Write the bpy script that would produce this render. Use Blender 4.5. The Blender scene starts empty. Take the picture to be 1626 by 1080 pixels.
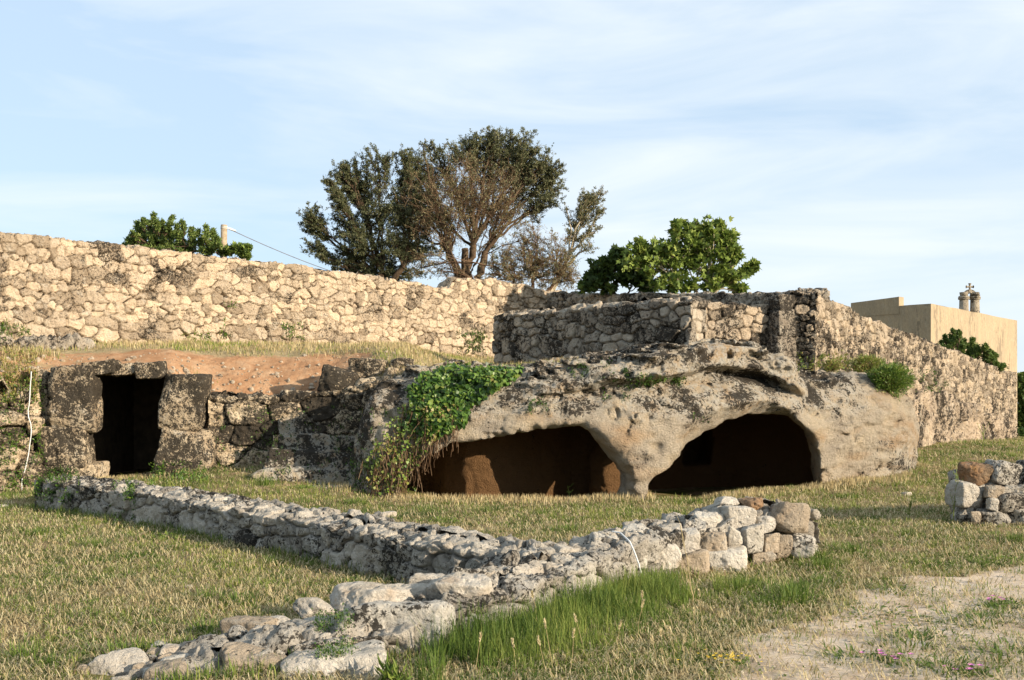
import bpy, math, random
import numpy as np
from mathutils import Vector
random.seed(7)
RNG = np.random.default_rng(7)
R = math.radians
scene = bpy.context.scene

# ------------------------------------------------------------------ camera
F, U0, V0, CZ = 1600.0, 813.0, 640.0, 1.7     # focal length in photo pixels, eye 1.7 m over the lawn
cd = bpy.data.cameras.new("camera"); cam = bpy.data.objects.new("camera", cd)
scene.collection.objects.link(cam); scene.camera = cam
cam.location = (0, 0, CZ); cam.rotation_euler = (R(90), 0, 0)
cd.sensor_width = 36; cd.lens = 36 * F / 1626; cd.shift_y = (V0 - 540) / 1626
cd.clip_start = 0.1; cd.clip_end = 6000

# ------------------------------------------------------------------ light
SUN_EL = R(16.5)
sdir = Vector((0.84, -0.54, 0)).normalized()
SUNV = Vector((sdir.x * math.cos(SUN_EL), sdir.y * math.cos(SUN_EL), math.sin(SUN_EL)))
sl = bpy.data.lights.new("sun", 'SUN'); sl.energy = 5.0; sl.angle = R(0.5); sl.color = (1.0, 0.86, 0.68)
so = bpy.data.objects.new("sun", sl); scene.collection.objects.link(so)
so.rotation_euler = SUNV.to_track_quat('Z', 'Y').to_euler()

world = bpy.data.worlds.new("World"); scene.world = world; world.use_nodes = True
nt = world.node_tree; N = nt.nodes; L = nt.links
bg = N["Background"]; bg.inputs[1].default_value = 0.105
sky = N.new("ShaderNodeTexSky"); sky.sky_type = 'NISHITA'; sky.sun_disc = False
sky.sun_elevation = SUN_EL; sky.sun_rotation = math.atan2(sdir.x, sdir.y)
sky.air_density = 1.0; sky.dust_density = 0.6; sky.ozone_density = 1.5
tc = N.new("ShaderNodeTexCoord")
mp = N.new("ShaderNodeMapping"); mp.inputs['Scale'].default_value = (1.0, 1.6, 5.0); mp.inputs['Rotation'].default_value = (0.0, R(-9), 0.0)
nz = N.new("ShaderNodeTexNoise"); nz.inputs['Scale'].default_value = 2.6; nz.inputs['Detail'].default_value = 7; nz.inputs['Roughness'].default_value = 0.55
nz.inputs['Distortion'].default_value = 0.6
rp = N.new("ShaderNodeValToRGB"); rp.color_ramp.elements[0].position = 0.36; rp.color_ramp.elements[0].color = (0,0,0,1); rp.color_ramp.elements[1].position = 0.72; rp.color_ramp.elements[1].color = (.8,.8,.8,1)
mx = N.new("ShaderNodeMixRGB"); mx.inputs[2].default_value = (5.2, 5.55, 5.75, 1)
L.new(tc.outputs['Generated'], mp.inputs[0]); L.new(mp.outputs[0], nz.inputs[0]); sx = N.new('ShaderNodeSeparateXYZ'); L.new(tc.outputs['Generated'], sx.inputs[0])
md = N.new('ShaderNodeMath'); md.operation = 'MULTIPLY_ADD'; md.inputs[1].default_value = .22; L.new(sx.outputs[0], md.inputs[0]); L.new(nz.outputs[0], md.inputs[2]); L.new(md.outputs[0], rp.inputs[0])
L.new(rp.outputs[0], mx.inputs[0]); m0 = N.new('ShaderNodeMixRGB'); m0.inputs[0].default_value = .75; m0.inputs[2].default_value = (3.6, 4.55, 5.6, 1); L.new(sky.outputs[0], m0.inputs[1]); L.new(m0.outputs[0], mx.inputs[1]); L.new(mx.outputs[0], bg.inputs[0])

vs = scene.view_settings
vs.view_transform = 'Standard'; vs.look = 'None'; vs.exposure = 0.85; vs.gamma = 1
scene.render.film_transparent = False
scene.cycles.max_bounces = 5; scene.cycles.diffuse_bounces = 2; scene.cycles.transparent_max_bounces = 4

# ------------------------------------------------------------------ helpers
def PX(u, v, Y):
    return np.array([(u - U0) / F * Y, Y, CZ + (V0 - v) / F * Y])
_lat = RNG.random((64, 64, 64)).astype(np.float32) * 2 - 1
def vnoise(x, y, z):
    x = np.asarray(x, np.float32); y = np.asarray(y, np.float32); z = np.asarray(z, np.float32)
    x, y, z = np.broadcast_arrays(x, y, z)
    fx, fy, fz = np.floor(x), np.floor(y), np.floor(z)
    ix, iy, iz = fx.astype(np.int32), fy.astype(np.int32), fz.astype(np.int32)
    tx, ty, tz = x - fx, y - fy, z - fz
    tx = tx * tx * (3 - 2 * tx); ty = ty * ty * (3 - 2 * ty); tz = tz * tz * (3 - 2 * tz)
    a, b = ix & 63, (ix + 1) & 63; c, d = iy & 63, (iy + 1) & 63; e, f = iz & 63, (iz + 1) & 63
    l = _lat
    x00 = l[a, c, e] * (1 - tx) + l[b, c, e] * tx; x10 = l[a, d, e] * (1 - tx) + l[b, d, e] * tx
    x01 = l[a, c, f] * (1 - tx) + l[b, c, f] * tx; x11 = l[a, d, f] * (1 - tx) + l[b, d, f] * tx
    return (x00 * (1 - ty) + x10 * ty) * (1 - tz) + (x01 * (1 - ty) + x11 * ty) * tz
def fbm(x, y, z, sc, oct=4, rough=0.5):
    s = 0; a = 1; t = 0; k = sc
    for o in range(oct):
        s = s + a * vnoise(x * k + 17.3 * o, y * k + 5.1 * o, z * k + 9.7 * o); t += a; a *= rough; k *= 2.03
    return s / t
def sstep(a, b, x):
    t = np.clip((x - a) / (b - a), 0, 1); return t * t * (3 - 2 * t)

def mk(name, V, Fq, mat, attrs=None, smooth=True, parent=None, origin=None, link=True):
    V = np.asarray(V, np.float32)
    if origin is not None: V = V - np.asarray(origin, np.float32)
    if not isinstance(Fq, (list, tuple)): Fq = [Fq]
    Fq = [np.asarray(f, np.int32) for f in Fq if len(f)]
    me = bpy.data.meshes.new(name)
    me.vertices.add(len(V)); me.vertices.foreach_set('co', V.ravel())
    nl = sum(f.size for f in Fq); npoly = sum(len(f) for f in Fq)
    me.loops.add(nl); me.polygons.add(npoly)
    me.loops.foreach_set('vertex_index', np.concatenate([f.ravel() for f in Fq]))
    tot = np.concatenate([np.full(len(f), f.shape[1], np.int32) for f in Fq])
    st = np.concatenate([[0], np.cumsum(tot)[:-1]]).astype(np.int32)
    me.polygons.foreach_set('loop_start', st); me.polygons.foreach_set('loop_total', tot)
    me.polygons.foreach_set('use_smooth', np.full(npoly, smooth, bool))
    me.update(calc_edges=True); me.validate()
    if attrs:
        for k, a in attrs.items():
            at = me.attributes.new(k, 'FLOAT', 'POINT'); at.data.foreach_set('value', np.asarray(a, np.float32))
    if mat: me.materials.append(mat)
    o = bpy.data.objects.new(name, me)
    if origin is not None: o.location = origin
    if parent is not None: o.parent = parent
    if link: scene.collection.objects.link(o)
    return o
def tag(o, label=None, cat=None, group=None, kind=None):
    if label: o['label'] = label
    if cat: o['category'] = cat
    if group: o['group'] = group
    if kind: o['kind'] = kind
    return o
def empty(name, loc, label=None, cat=None, group=None):
    o = bpy.data.objects.new(name, None); scene.collection.objects.link(o); o.location = loc; o.empty_display_size = .2
    return tag(o, label, cat, group)

class MB:
    def __init__(s): s.V = []; s.Q = []; s.T = []; s.A = []; s.n = 0
    def add(s, V, Q=None, T=None, a=0.5):
        V = np.asarray(V, np.float32); s.V.append(V)
        if Q is not None: s.Q.append(np.asarray(Q, np.int32) + s.n)
        if T is not None: s.T.append(np.asarray(T, np.int32) + s.n)
        s.A.append(np.full(len(V), a, np.float32) if np.isscalar(a) else np.asarray(a, np.float32)); s.n += len(V)
    def tube(s, P, rad, sides=6, a=0.5):
        P = np.asarray(P, np.float32); n = len(P)
        rad = np.broadcast_to(np.asarray(rad, np.float32), (n,))
        T = np.gradient(P, axis=0); T /= np.linalg.norm(T, axis=1)[:, None] + 1e-9
        up = np.where(np.abs(T[:, 2:3]) > .9, [[1., 0, 0]], [[0, 0, 1.]])
        A = np.cross(T, up); A /= np.linalg.norm(A, axis=1)[:, None] + 1e-9; B = np.cross(T, A)
        th = np.arange(sides) * 2 * math.pi / sides
        V = P[:, None] + rad[:, None, None] * (np.cos(th)[None, :, None] * A[:, None] + np.sin(th)[None, :, None] * B[:, None])
        i = np.arange(n - 1)[:, None] * sides; j = np.arange(sides)[None]; j2 = (j + 1) % sides
        Q = np.stack([i + j, i + j2, i + sides + j2, i + sides + j], -1).reshape(-1, 4)
        s.add(V.reshape(-1, 3), Q, a=a)
    def build(s, name, mat, parent=None, smooth=True, origin=None):
        V = np.concatenate(s.V); Fs = []
        if s.Q: Fs.append(np.concatenate(s.Q))
        if s.T: Fs.append(np.concatenate(s.T))
        return mk(name, V, Fs, mat, {'tint': np.concatenate(s.A)}, smooth, parent, origin)

# ------------------------------------------------------------------ materials
def new_mat(name):
    m = bpy.data.materials.new(name); m.use_nodes = True
    return m, m.node_tree.nodes, m.node_tree.links, m.node_tree.nodes['Principled BSDF']
def ramp(N, pts):
    r = N.new("ShaderNodeValToRGB"); e = r.color_ramp.elements
    while len(e) < len(pts): e.new(0.5)
    for k, (p, c) in enumerate(pts):
        e[k].position = p; e[k].color = (*c, 1) if len(c) == 3 else c
    return r
def g(v): return (v, v, v)

def stone_mat(name, c1, c2, lich=0.5, lsc=7.0, dark=(0.028, 0.024, 0.019), bump=0.9, white=0.35, tintvar=0.35, pits=0.5, orange=0.0, streak=False, pscale=22):
    m, N, L, P = new_mat(name)
    P.inputs['Roughness'].default_value = 0.95; P.inputs['Specular IOR Level'].default_value = 0.15
    tcn = N.new("ShaderNodeTexCoord"); co = tcn.outputs['Object']
    if streak:
        mpp = N.new("ShaderNodeMapping"); mpp.inputs['Scale'].default_value = (1, 1, .3); L.new(co, mpp.inputs[0]); co = mpp.outputs[0]
    oi = N.new("ShaderNodeObjectInfo")
    off = N.new("ShaderNodeVectorMath"); off.operation = 'MULTIPLY_ADD'; L.new(oi.outputs['Location'], off.inputs[0]); off.inputs[1].default_value = (1.37,) * 3; L.new(co, off.inputs[2]); co = off.outputs[0]
    at = N.new("ShaderNodeAttribute"); at.attribute_name = 'tint'
    def noise(sc, det=6, rough=.6, dist=0.0):
        n = N.new("ShaderNodeTexNoise"); n.inputs['Scale'].default_value = sc; n.inputs['Detail'].default_value = det
        n.inputs['Roughness'].default_value = rough; n.inputs['Distortion'].default_value = dist; L.new(co, n.inputs[0]); return n.outputs[0]
    def mix(a, b, f, mode='MIX'):
        x = N.new("ShaderNodeMixRGB"); x.blend_type = mode
        for k, q in ((0, f), (1, a), (2, b)):
            if isinstance(q, tuple): x.inputs[k].default_value = (*q, 1)
            elif isinstance(q, (int, float)): x.inputs[k].default_value = q
            else: L.new(q, x.inputs[k])
        return x.outputs[0]
    def math_(op, a, b):
        x = N.new("ShaderNodeMath"); x.operation = op
        for k, q in ((0, a), (1, b)):
            if isinstance(q, (int, float)): x.inputs[k].default_value = q
            else: L.new(q, x.inputs[k])
        return x.outputs[0]
    r1 = ramp(N, [(.35, g(0)), (.65, g(1))]); L.new(noise(3.0), r1.inputs[0])
    col = mix(c1, c2, r1.outputs[0])
    # every stone has its own tone
    tr = ramp(N, [(0, (1 - tintvar, 1 - tintvar * 1.05, 1 - tintvar * 1.1)), (.5, g(1)), (1, (1 + tintvar * .45, 1 + tintvar * .36, 1 + tintvar * .25))])
    L.new(at.outputs['Fac'], tr.inputs[0]); col = mix(col, tr.outputs[0], 1.0, 'MULTIPLY')
    # fine mottling
    r2 = ramp(N, [(.3, g(.72)), (.7, g(1.12))]); L.new(noise(28, 5, .7), r2.inputs[0]); col = mix(col, r2.outputs[0], .9, 'MULTIPLY')
    # pale crust
    rw = ramp(N, [(.55, g(0)), (.63, g(1))]); L.new(noise(5.3, 8, .68, .4), rw.inputs[0])
    col = mix(col, (0.52, 0.48, 0.40), math_('MULTIPLY', rw.outputs[0], white))
    if orange > 0:
        ro = ramp(N, [(.6, g(0)), (.66, g(1))]); L.new(noise(1.7, 5), ro.inputs[0]); col = mix(col, (.42, .22, .07), math_('MULTIPLY', ro.outputs[0], orange))
    # black lichen, patchy at two scales
    big = noise(1.1, 3, .5); fine = math_('ADD', math_('MULTIPLY', noise(lsc, 9, .75, .3), .58), math_('MULTIPLY', noise(lsc * 3.1, 5, .7), .42))
    s = math_('ADD', math_('MULTIPLY', big, 0.32), math_('MULTIPLY', fine, 0.88))
    s = math_('ADD', s, math_('MULTIPLY', math_('SUBTRACT', at.outputs['Fac'], .5), -.08))
    th = 0.72 - 0.20 * lich
    rl = ramp(N, [(max(0, th - .01), g(0)), (min(1, th + .015), g(1))]); L.new(s, rl.inputs[0])
    col = mix(col, dark, math_('MULTIPLY', rl.outputs[0], .93 if lich > 0 else 0))
    L.new(col, P.inputs['Base Color'])
    vo = N.new("ShaderNodeTexVoronoi"); vo.inputs['Scale'].default_value = pscale; L.new(co, vo.inputs[0])
    vr = ramp(N, [(0, g(0)), (.32, g(1))]); L.new(vo.outputs['Distance'], vr.inputs[0])
    h = math_('ADD', math_('MULTIPLY', noise(9, 10, .72), 1.0), math_('MULTIPLY', vr.outputs[0], pits * .35))
    bp = N.new("ShaderNodeBump"); bp.inputs['Strength'].default_value = bump; bp.inputs['Distance'].default_value = .13
    L.new(h, bp.inputs['Height']); L.new(bp.outputs[0], P.inputs['Normal'])
    return m

M_long = stone_mat("warm_limestone_rubble", (.62, .50, .36), (.50, .395, .28), lich=.28, lsc=17, tintvar=.40, white=.4, bump=1.0, pscale=14)
M_grey = stone_mat("lichened_grey_rubble", (.46, .41, .33), (.36, .30, .23), lich=.50, lsc=10, tintvar=.45, white=.4)
M_right = stone_mat("weathered_rubble", (.46, .375, .28), (.35, .285, .205), lich=.52, lsc=12, tintvar=.5, white=.3)
M_low = stone_mat("mossy_limestone", (.54, .50, .43), (.42, .375, .31), lich=.40, lsc=13, tintvar=.4, white=.5)
M_ledge = stone_mat("black_lichen_stone", (.58, .48, .34), (.47, .36, .235), lich=.64, lsc=11, tintvar=.35, white=.45)
M_boulder = stone_mat("pale_boulder", (.66, .61, .53), (.52, .46, .37), lich=.14, lsc=11, tintvar=.3, white=.5, orange=.25)
M_boulder2 = stone_mat("spotted_boulder", (.66, .62, .54), (.55, .50, .42), lich=.36, lsc=9, tintvar=.3, white=.5)
M_tan = stone_mat("tan_boulder", (.50, .415, .31), (.42, .34, .25), lich=.2, lsc=11, tintvar=.3, white=.45, orange=.12)
M_rust = stone_mat("rusty_boulder", (.36, .20, .10), (.32, .24, .16), lich=.3, lsc=9, tintvar=.3, white=.2, orange=.6)

def simple_mat(name, c1, c2, sc=4, rough=.95, bump=.3, bdist=.02, spec=.1):
    m, N, L, P = new_mat(name)
    t = N.new("ShaderNodeTexCoord"); n = N.new("ShaderNodeTexNoise"); n.inputs['Scale'].default_value = sc; n.inputs['Detail'].default_value = 8; n.inputs['Roughness'].default_value = .65
    L.new(t.outputs['Object'], n.inputs[0]); r = ramp(N, [(.35, c1), (.65, c2)]); L.new(n.outputs[0], r.inputs[0]); L.new(r.outputs[0], P.inputs['Base Color'])
    P.inputs['Roughness'].default_value = rough; P.inputs['Specular IOR Level'].default_value = spec
    b = N.new("ShaderNodeBump"); b.inputs['Strength'].default_value = bump; b.inputs['Distance'].default_value = bdist; L.new(n.outputs[0], b.inputs['Height']); L.new(b.outputs[0], P.inputs['Normal'])
    return m
def leaf_mat(name, cols, trans=.35, rough=.6, spec=.3):
    m, N, L, P = new_mat(name)
    at = N.new("ShaderNodeAttribute"); at.attribute_name = 'tint'
    k = len(cols); r = ramp(N, [(i / (k - 1), c) for i, c in enumerate(cols)]); L.new(at.outputs['Fac'], r.inputs[0])
    L.new(r.outputs[0], P.inputs['Base Color']); P.inputs['Roughness'].default_value = rough; P.inputs['Specular IOR Level'].default_value = spec
    out = N['Material Output']; tr = N.new("ShaderNodeBsdfTranslucent"); ms = N.new("ShaderNodeMixShader"); ms.inputs[0].default_value = trans
    L.new(r.outputs[0], tr.inputs[0]); L.new(P.outputs[0], ms.inputs[1]); L.new(tr.outputs[0], ms.inputs[2]); L.new(ms.outputs[0], out.inputs[0])
    return m

# ------------------------------------------------------------------ terrain heights
GC = np.array([  # x, y, z of the lower lawn
 (-14,6,0),(-5,4,0),(0,3,0),(5,4,0),(14,6,.05),(-7,10,0),(0,10,0),(5,10,.0),(10,12,.08),(-12,15,-.05),(-8,15,.0),(-3,14,0),(2,14,0),(7,14,.05),(13,16,.2),
 (-9.7,18,.0),(-7.4,19,.2),(-5.5,19.6,.42),(-4,19.4,.38),(-3,18.4,.15),(-2,17.8,.0),(0,17.5,-.02),(2,17.5,.02),(2.5,19.5,-.2),(0,19.3,-.3),(0,20.5,-.35),(4.2,20.8,-.25),(5.2,21,-.2),(4.5,18.9,.08),(6.5,20,.18),(5,22,-.2),
 (8.8,21.5,.32),(11,25,.42),(13.5,30,.5),(18,37,.4),(25,38,.4),(24,24,.4),(-25,15,0),(-25,30,.2),(0,40,.2),(40,60,.2),(-40,60,.2),(0,-20,0),(60,0,.2),(-60,0,0),(0,120,.2),(200,200,.3),(-200,200,.3)], float)
def gz(x, y):
    x = np.asarray(x, float); y = np.asarray(y, float)
    d2 = (x[..., None] - GC[:, 0]) ** 2 + (y[..., None] - GC[:, 1]) ** 2 + .25
    w = d2 ** -1.6
    z = (w * GC[:, 2]).sum(-1) / w.sum(-1)
    return z + .025 * fbm(x, y, x * 0, .7, 3) + .012 * fbm(x, y, x * 0 + 3, 3.5, 2)
PATHC = np.array([(1.6,3.0),(2.3,6.0),(3.9,8.2),(6.3,10.0),(9.5,11.6),(16,13.5),(30,16)])
def seg_dist(x, y, pts):
    best = np.full(np.shape(x), 1e9)
    for (ax, ay), (bx, by) in zip(pts[:-1], pts[1:]):
        dx, dy = bx - ax, by - ay; t = np.clip(((x - ax) * dx + (y - ay) * dy) / (dx * dx + dy * dy), 0, 1)
        best = np.minimum(best, np.hypot(x - ax - t * dx, y - ay - t * dy))
    return best
def path_mask(x, y):
    return 1.22 - seg_dist(x, y, PATHC) + .75 * fbm(x, y, x * 0 + 2.2, 1.1, 4, .6)

def ground_mat():
    m, N, L, P = new_mat("dry_lawn_soil"); P.inputs['Roughness'].default_value = 1; P.inputs['Specular IOR Level'].default_value = .05
    t = N.new("ShaderNodeTexCoord")
    def no(sc, d=6, ro=.6):
        n = N.new("ShaderNodeTexNoise"); n.inputs['Scale'].default_value = sc; n.inputs['Detail'].default_value = d; n.inputs['Roughness'].default_value = ro; L.new(t.outputs['Object'], n.inputs[0]); return n.outputs[0]
    r1 = ramp(N, [(.3, (.16, .10, .06)), (.5, (.30, .21, .125)), (.7, (.42, .32, .20))]); L.new(no(14, 8, .75), r1.inputs[0])
    r2 = ramp(N, [(.42, g(0)), (.56, g(1))]); L.new(no(1.3, 8, .75), r2.inputs[0])
    mxx = N.new("ShaderNodeMixRGB"); L.new(r2.outputs[0], mxx.inputs[0]); L.new(r1.outputs[0], mxx.inputs[1]); mxx.inputs[2].default_value = (.12, .13, .035, 1)
    L.new(mxx.outputs[0], P.inputs['Base Color'])
    b = N.new("ShaderNodeBump"); b.inputs['Strength'].default_value = .8; b.inputs['Distance'].default_value = .04; L.new(no(30, 6, .8), b.inputs['Height']); L.new(b.outputs[0], P.inputs['Normal'])
    return m
def grid_faces(nx, ny):
    i = np.arange(nx - 1)[:, None] * ny; j = np.arange(ny - 1)[None]
    return np.stack([i + j, i + ny + j, i + ny + j + 1, i + j + 1], -1).reshape(-1, 4)
M_ground = ground_mat()
gx = np.concatenate([np.linspace(-900, -60, 12), np.linspace(-50, -15, 12), np.arange(-14, 16, .11), np.linspace(16.5, 50, 40), np.linspace(60, 900, 12)])
gy = np.concatenate([np.linspace(-900, -20, 10), np.linspace(-15, 4, 12), np.arange(4.2, 24, .1), np.linspace(24.4, 60, 60), np.linspace(70, 1500, 14)])
X, Y = np.meshgrid(gx, gy, indexing='ij')
tag(mk("ground", np.stack([X, Y, gz(X, Y)], -1).reshape(-1, 3), grid_faces(len(gx), len(gy)), M_ground), kind='structure')

# path of pale trodden grit
px_ = np.arange(-.5, 14, .045); py_ = np.arange(4.0, 15, .045); X, Y = np.meshgrid(px_, py_, indexing='ij')
pm = path_mask(X, Y); keep = (pm > .05)
kf = (keep[:-1, :-1] & keep[1:, :-1] & keep[1:, 1:] & keep[:-1, 1:]).ravel()
V = np.stack([X, Y, gz(X, Y) + .006 + .008 * fbm(X, Y, X * 0, 12, 2)], -1).reshape(-1, 3)
Fp = grid_faces(len(px_), len(py_))[kf]; used = np.unique(Fp); remap = np.zeros(len(V), int); remap[used] = np.arange(len(used))
def path_mat():
    m, N, L, P = new_mat("pale_grit"); P.inputs['Roughness'].default_value = 1; P.inputs['Specular IOR Level'].default_value = .05
    t = N.new("ShaderNodeTexCoord")
    def no(sc, d=6, ro=.6):
        n = N.new("ShaderNodeTexNoise"); n.inputs['Scale'].default_value = sc; n.inputs['Detail'].default_value = d; n.inputs['Roughness'].default_value = ro; L.new(t.outputs['Object'], n.inputs[0]); return n.outputs[0]
    r1 = ramp(N, [(.32, (.38, .27, .17)), (.5, (.60, .48, .355)), (.68, (.70, .59, .46))]); L.new(no(2.2, 10, .75), r1.inputs[0])
    r2 = ramp(N, [(.3, g(.65)), (.6, g(1.08))]); L.new(no(45, 5, .8), r2.inputs[0])
    x = N.new("ShaderNodeMixRGB"); x.blend_type = 'MULTIPLY'; x.inputs[0].default_value = 1; L.new(r1.outputs[0], x.inputs[1]); L.new(r2.outputs[0], x.inputs[2]); L.new(x.outputs[0], P.inputs['Base Color'])
    b = N.new("ShaderNodeBump"); b.inputs['Strength'].default_value = .7; b.inputs['Distance'].default_value = .02; L.new(no(40, 8, .8), b.inputs['Height']); L.new(b.outputs[0], P.inputs['Normal'])
    return m
tag(mk("path", V[used], remap[Fp], path_mat()), kind='structure')

# ------------------------------------------------------------------ dry-stone wall builder
def voro(S, Vv, h, ar, rng, svar=.35, jit=.45, p=2.8):
    """irregular courses of stones in wall coordinates; returns distance-to-joint, per-stone random, offsets from the stone's middle"""
    smin, smax, vmin, vmax = S.min() - 1, S.max() + 1, Vv.min() - .3, Vv.max() + .3
    s0, v0, a, b = [], [], [], []
    v = vmin
    while v < vmax:
        hh = h * rng.uniform(1 - svar, 1 + svar); s = smin - rng.uniform(0, h)
        while s < smax:
            w = hh * rng.uniform(*ar)
            if rng.random() < .12: w *= 1.5
            k = rng.random()
            s0.append(s + w / 2); v0.append(v + hh * (.5 + rng.uniform(-jit, jit))); a.append(w / 2 * rng.uniform(.85, 1.15)); b.append(hh / 2 * rng.uniform(.75, 1.35)); s += w
        v += hh
    s0, v0, a, b = map(lambda q: np.array(q, np.float32), (s0, v0, a, b)); rid = rng.random(len(s0)).astype(np.float32)
    E = np.zeros(S.shape, np.float32); ID = np.zeros(S.shape, np.int32)
    step = max(1, int(6000 / S.shape[1]))
    for i in range(0, S.shape[0], step):
        Sc, Vc = S[i:i + step], Vv[i:i + step]
        m = (s0 > Sc.min() - 3.2 * h) & (s0 < Sc.max() + 3.2 * h) & (v0 > Vc.min() - 3 * h) & (v0 < Vc.max() + 3 * h); idx = np.where(m)[0]
        D = (np.abs((Sc[..., None] - s0[idx]) / a[idx]) ** p + np.abs((Vc[..., None] - v0[idx]) / b[idx]) ** p) ** (1 / p)
        k = np.argpartition(D, 1, axis=-1)[..., :2]; d = np.take_along_axis(D, k, -1)
        sw = d[..., 0] > d[..., 1]; f1 = np.where(sw, d[..., 1], d[..., 0]); f2 = np.where(sw, d[..., 0], d[..., 1]); kk = np.where(sw, k[..., 1], k[..., 0])
        E[i:i + step] = f2 - f1; ID[i:i + step] = idx[kk]
    return E, rid[ID], (S - s0[ID]), (Vv - v0[ID]), ID

def stone_wall(name, C, hw, mat, h=.2, ar=(.8, 1.9), depth=.09, res=.02, seed=1, lab=None, cat="wall", topn=.05, rough=.018, backres=4, parent=None, svar=.35, crown=.03, poff=.05, prof=.45, group=None):
    rng = np.random.default_rng(seed)
    C = np.asarray(C, float); d = np.hypot(*np.diff(C[:, :2], axis=0).T); cs = np.concatenate([[0], np.cumsum(d)]); Lw = cs[-1]
    ss = np.linspace(0, Lw, int(Lw / .08) + 2); P = np.stack([np.interp(ss, cs, C[:, k]) for k in range(4)], -1)
    hwv = np.interp(ss, cs, C[:, 4]) if C.shape[1] > 4 else np.full(len(ss), hw)
    T = np.gradient(P[:, :2], axis=0); k = np.ones(5) / 5
    T = np.stack([np.convolve(np.pad(T[:, q], 2, 'edge'), k, 'valid') for q in (0, 1)], -1); T /= np.linalg.norm(T, axis=1)[:, None]
    Nn = np.stack([T[:, 1], -T[:, 0]], -1)
    ce = lambda s: np.clip(s, min(hw, Lw / 2), Lw - min(hw, Lw / 2))
    inn = np.stack([np.interp(ce(ss), ss, P[:, q]) for q in (0, 1)], -1)
    rows = []  # outline x,y, normal, inner x,y, zb, zt
    q = np.linspace(-1, 1, max(3, int(2 * hw / .08)))[1:-1]
    def cap(i, sg):
        c = P[i]; return np.array([[*(c[:2] + Nn[i] * hwv[i] * (-w * sg)), *(T[i] * sg), *inn[i], c[2], c[3]] for w in q]).reshape(-1, 8)
    front = np.concatenate([P[:, :2] + Nn * hwv[:, None], Nn, inn, P[:, 2:4]], 1)
    back = np.concatenate([P[:, :2] - Nn * hwv[:, None], -Nn, inn, P[:, 2:4]], 1)[::-1]
    O = np.concatenate([front, cap(-1, 1), back, cap(0, -1), front[:1]])
    flag = np.concatenate([np.ones(len(front)), np.ones(len(q)), np.zeros(len(back)), np.ones(len(q) + 1)])
    os_ = np.concatenate([[0], np.cumsum(np.hypot(*np.diff(O[:, :2], axis=0).T) + 1e-5)])
    smp = [0.0]
    while smp[-1] < os_[-1]:
        fl = np.interp(smp[-1], os_, flag); smp.append(smp[-1] + res * (1 if fl > .5 else backres))
    smp[-1] = os_[-1]; smp = np.array(smp); O = np.stack([np.interp(smp, os_, O[:, k]) for k in range(8)], -1)
    nn = O[:, 2:4]; kk = max(1, int(.05 / res)); ker = np.ones(2 * kk + 1) / (2 * kk + 1)
    nn = np.stack([np.convolve(np.concatenate([nn[-kk - 1:-1, k], nn[:, k], nn[1:kk + 1, k]]), ker, 'valid') for k in (0, 1)], -1); nn /= np.linalg.norm(nn, axis=1)[:, None] + 1e-9
    H = (O[:, 7] - O[:, 6]).max(); nf = int(H / res) + 2; hwm = hwv.max(); ntp = int(hwm / (res * 1.3)) + 2
    zt = O[:, 7] + topn * fbm(O[:, 0], O[:, 1], O[:, 0] * 0 + seed, 2.2, 3, .7)
    fr = np.linspace(0, 1, nf)[None]; Zf = O[:, 6:7] + (zt - O[:, 6])[:, None] * fr
    tf = np.linspace(0, 1, ntp)[None, 1:]
    XYf = np.repeat(O[:, None, 0:2], nf, 1); XYt = O[:, None, 0:2] * (1 - tf[..., None]) + O[:, None, 4:6] * tf[..., None]
    dl = np.hypot(*(O[:, 4:6] - O[:, 0:2]).T)[:, None]
    Zt = zt[:, None] + crown * np.sin(tf * math.pi / 2)
    XY = np.concatenate([XYf, XYt], 1); Z = np.concatenate([Zf, Zt], 1)
    Vc = np.concatenate([Zf, zt[:, None] + dl * tf], 1); S = np.repeat(smp[:, None], Vc.shape[1], 1)
    th = np.concatenate([sstep(-.10, 0.02, Zf - zt[:, None]) * .25, .25 + .25 * sstep(0, .1, dl * tf)], 1) * 2 * math.pi / 1  # 0 side, pi/2.. up
    th = np.clip(th / 2, 0, math.pi / 2)
    w1 = fbm(XY[..., 0], XY[..., 1], Z, 2.2 / (h * 5), 3); w2 = fbm(XY[..., 0] + 9, XY[..., 1], Z + 4, 2.2 / (h * 5), 3)
    E, rid, ds, dv, ID = voro((S + w1 * h * .6).astype(np.float32), (Vc + w2 * h * .6).astype(np.float32), h, ar, rng, svar)
    pr = 1 - (1 - np.clip(E / prof, 0, 1)) ** 2.4
    r2 = (rid * 7.77) % 1; r3 = (rid * 31.3) % 1; r4 = (rid * 91.7) % 1
    disp = depth * (pr - 1) + poff * (r2 - .5) + ds * (r3 - .5) * .38 + dv * (r4 - .5) * .38
    disp = np.clip(disp, -depth * 1.4, depth)
    disp = disp + rough * fbm(XY[..., 0], XY[..., 1], Z, 9, 4, .65) * 1.6
    PP = np.stack([XY[..., 0] + nn[:, None, 0] * disp * np.cos(th), XY[..., 1] + nn[:, None, 1] * disp * np.cos(th), Z + disp * np.sin(th)], -1)
    orig = (C[len(C) // 2][0], C[len(C) // 2][1], C[len(C) // 2][2])
    ny = PP.shape[1]; tint = np.where(E < .06, .35, rid)
    o = mk(name, PP.reshape(-1, 3), grid_faces(len(smp), ny), mat, {'tint': tint.ravel()}, True, parent, None if parent else orig)
    if lab: tag(o, lab, cat, group)
    return o

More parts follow.
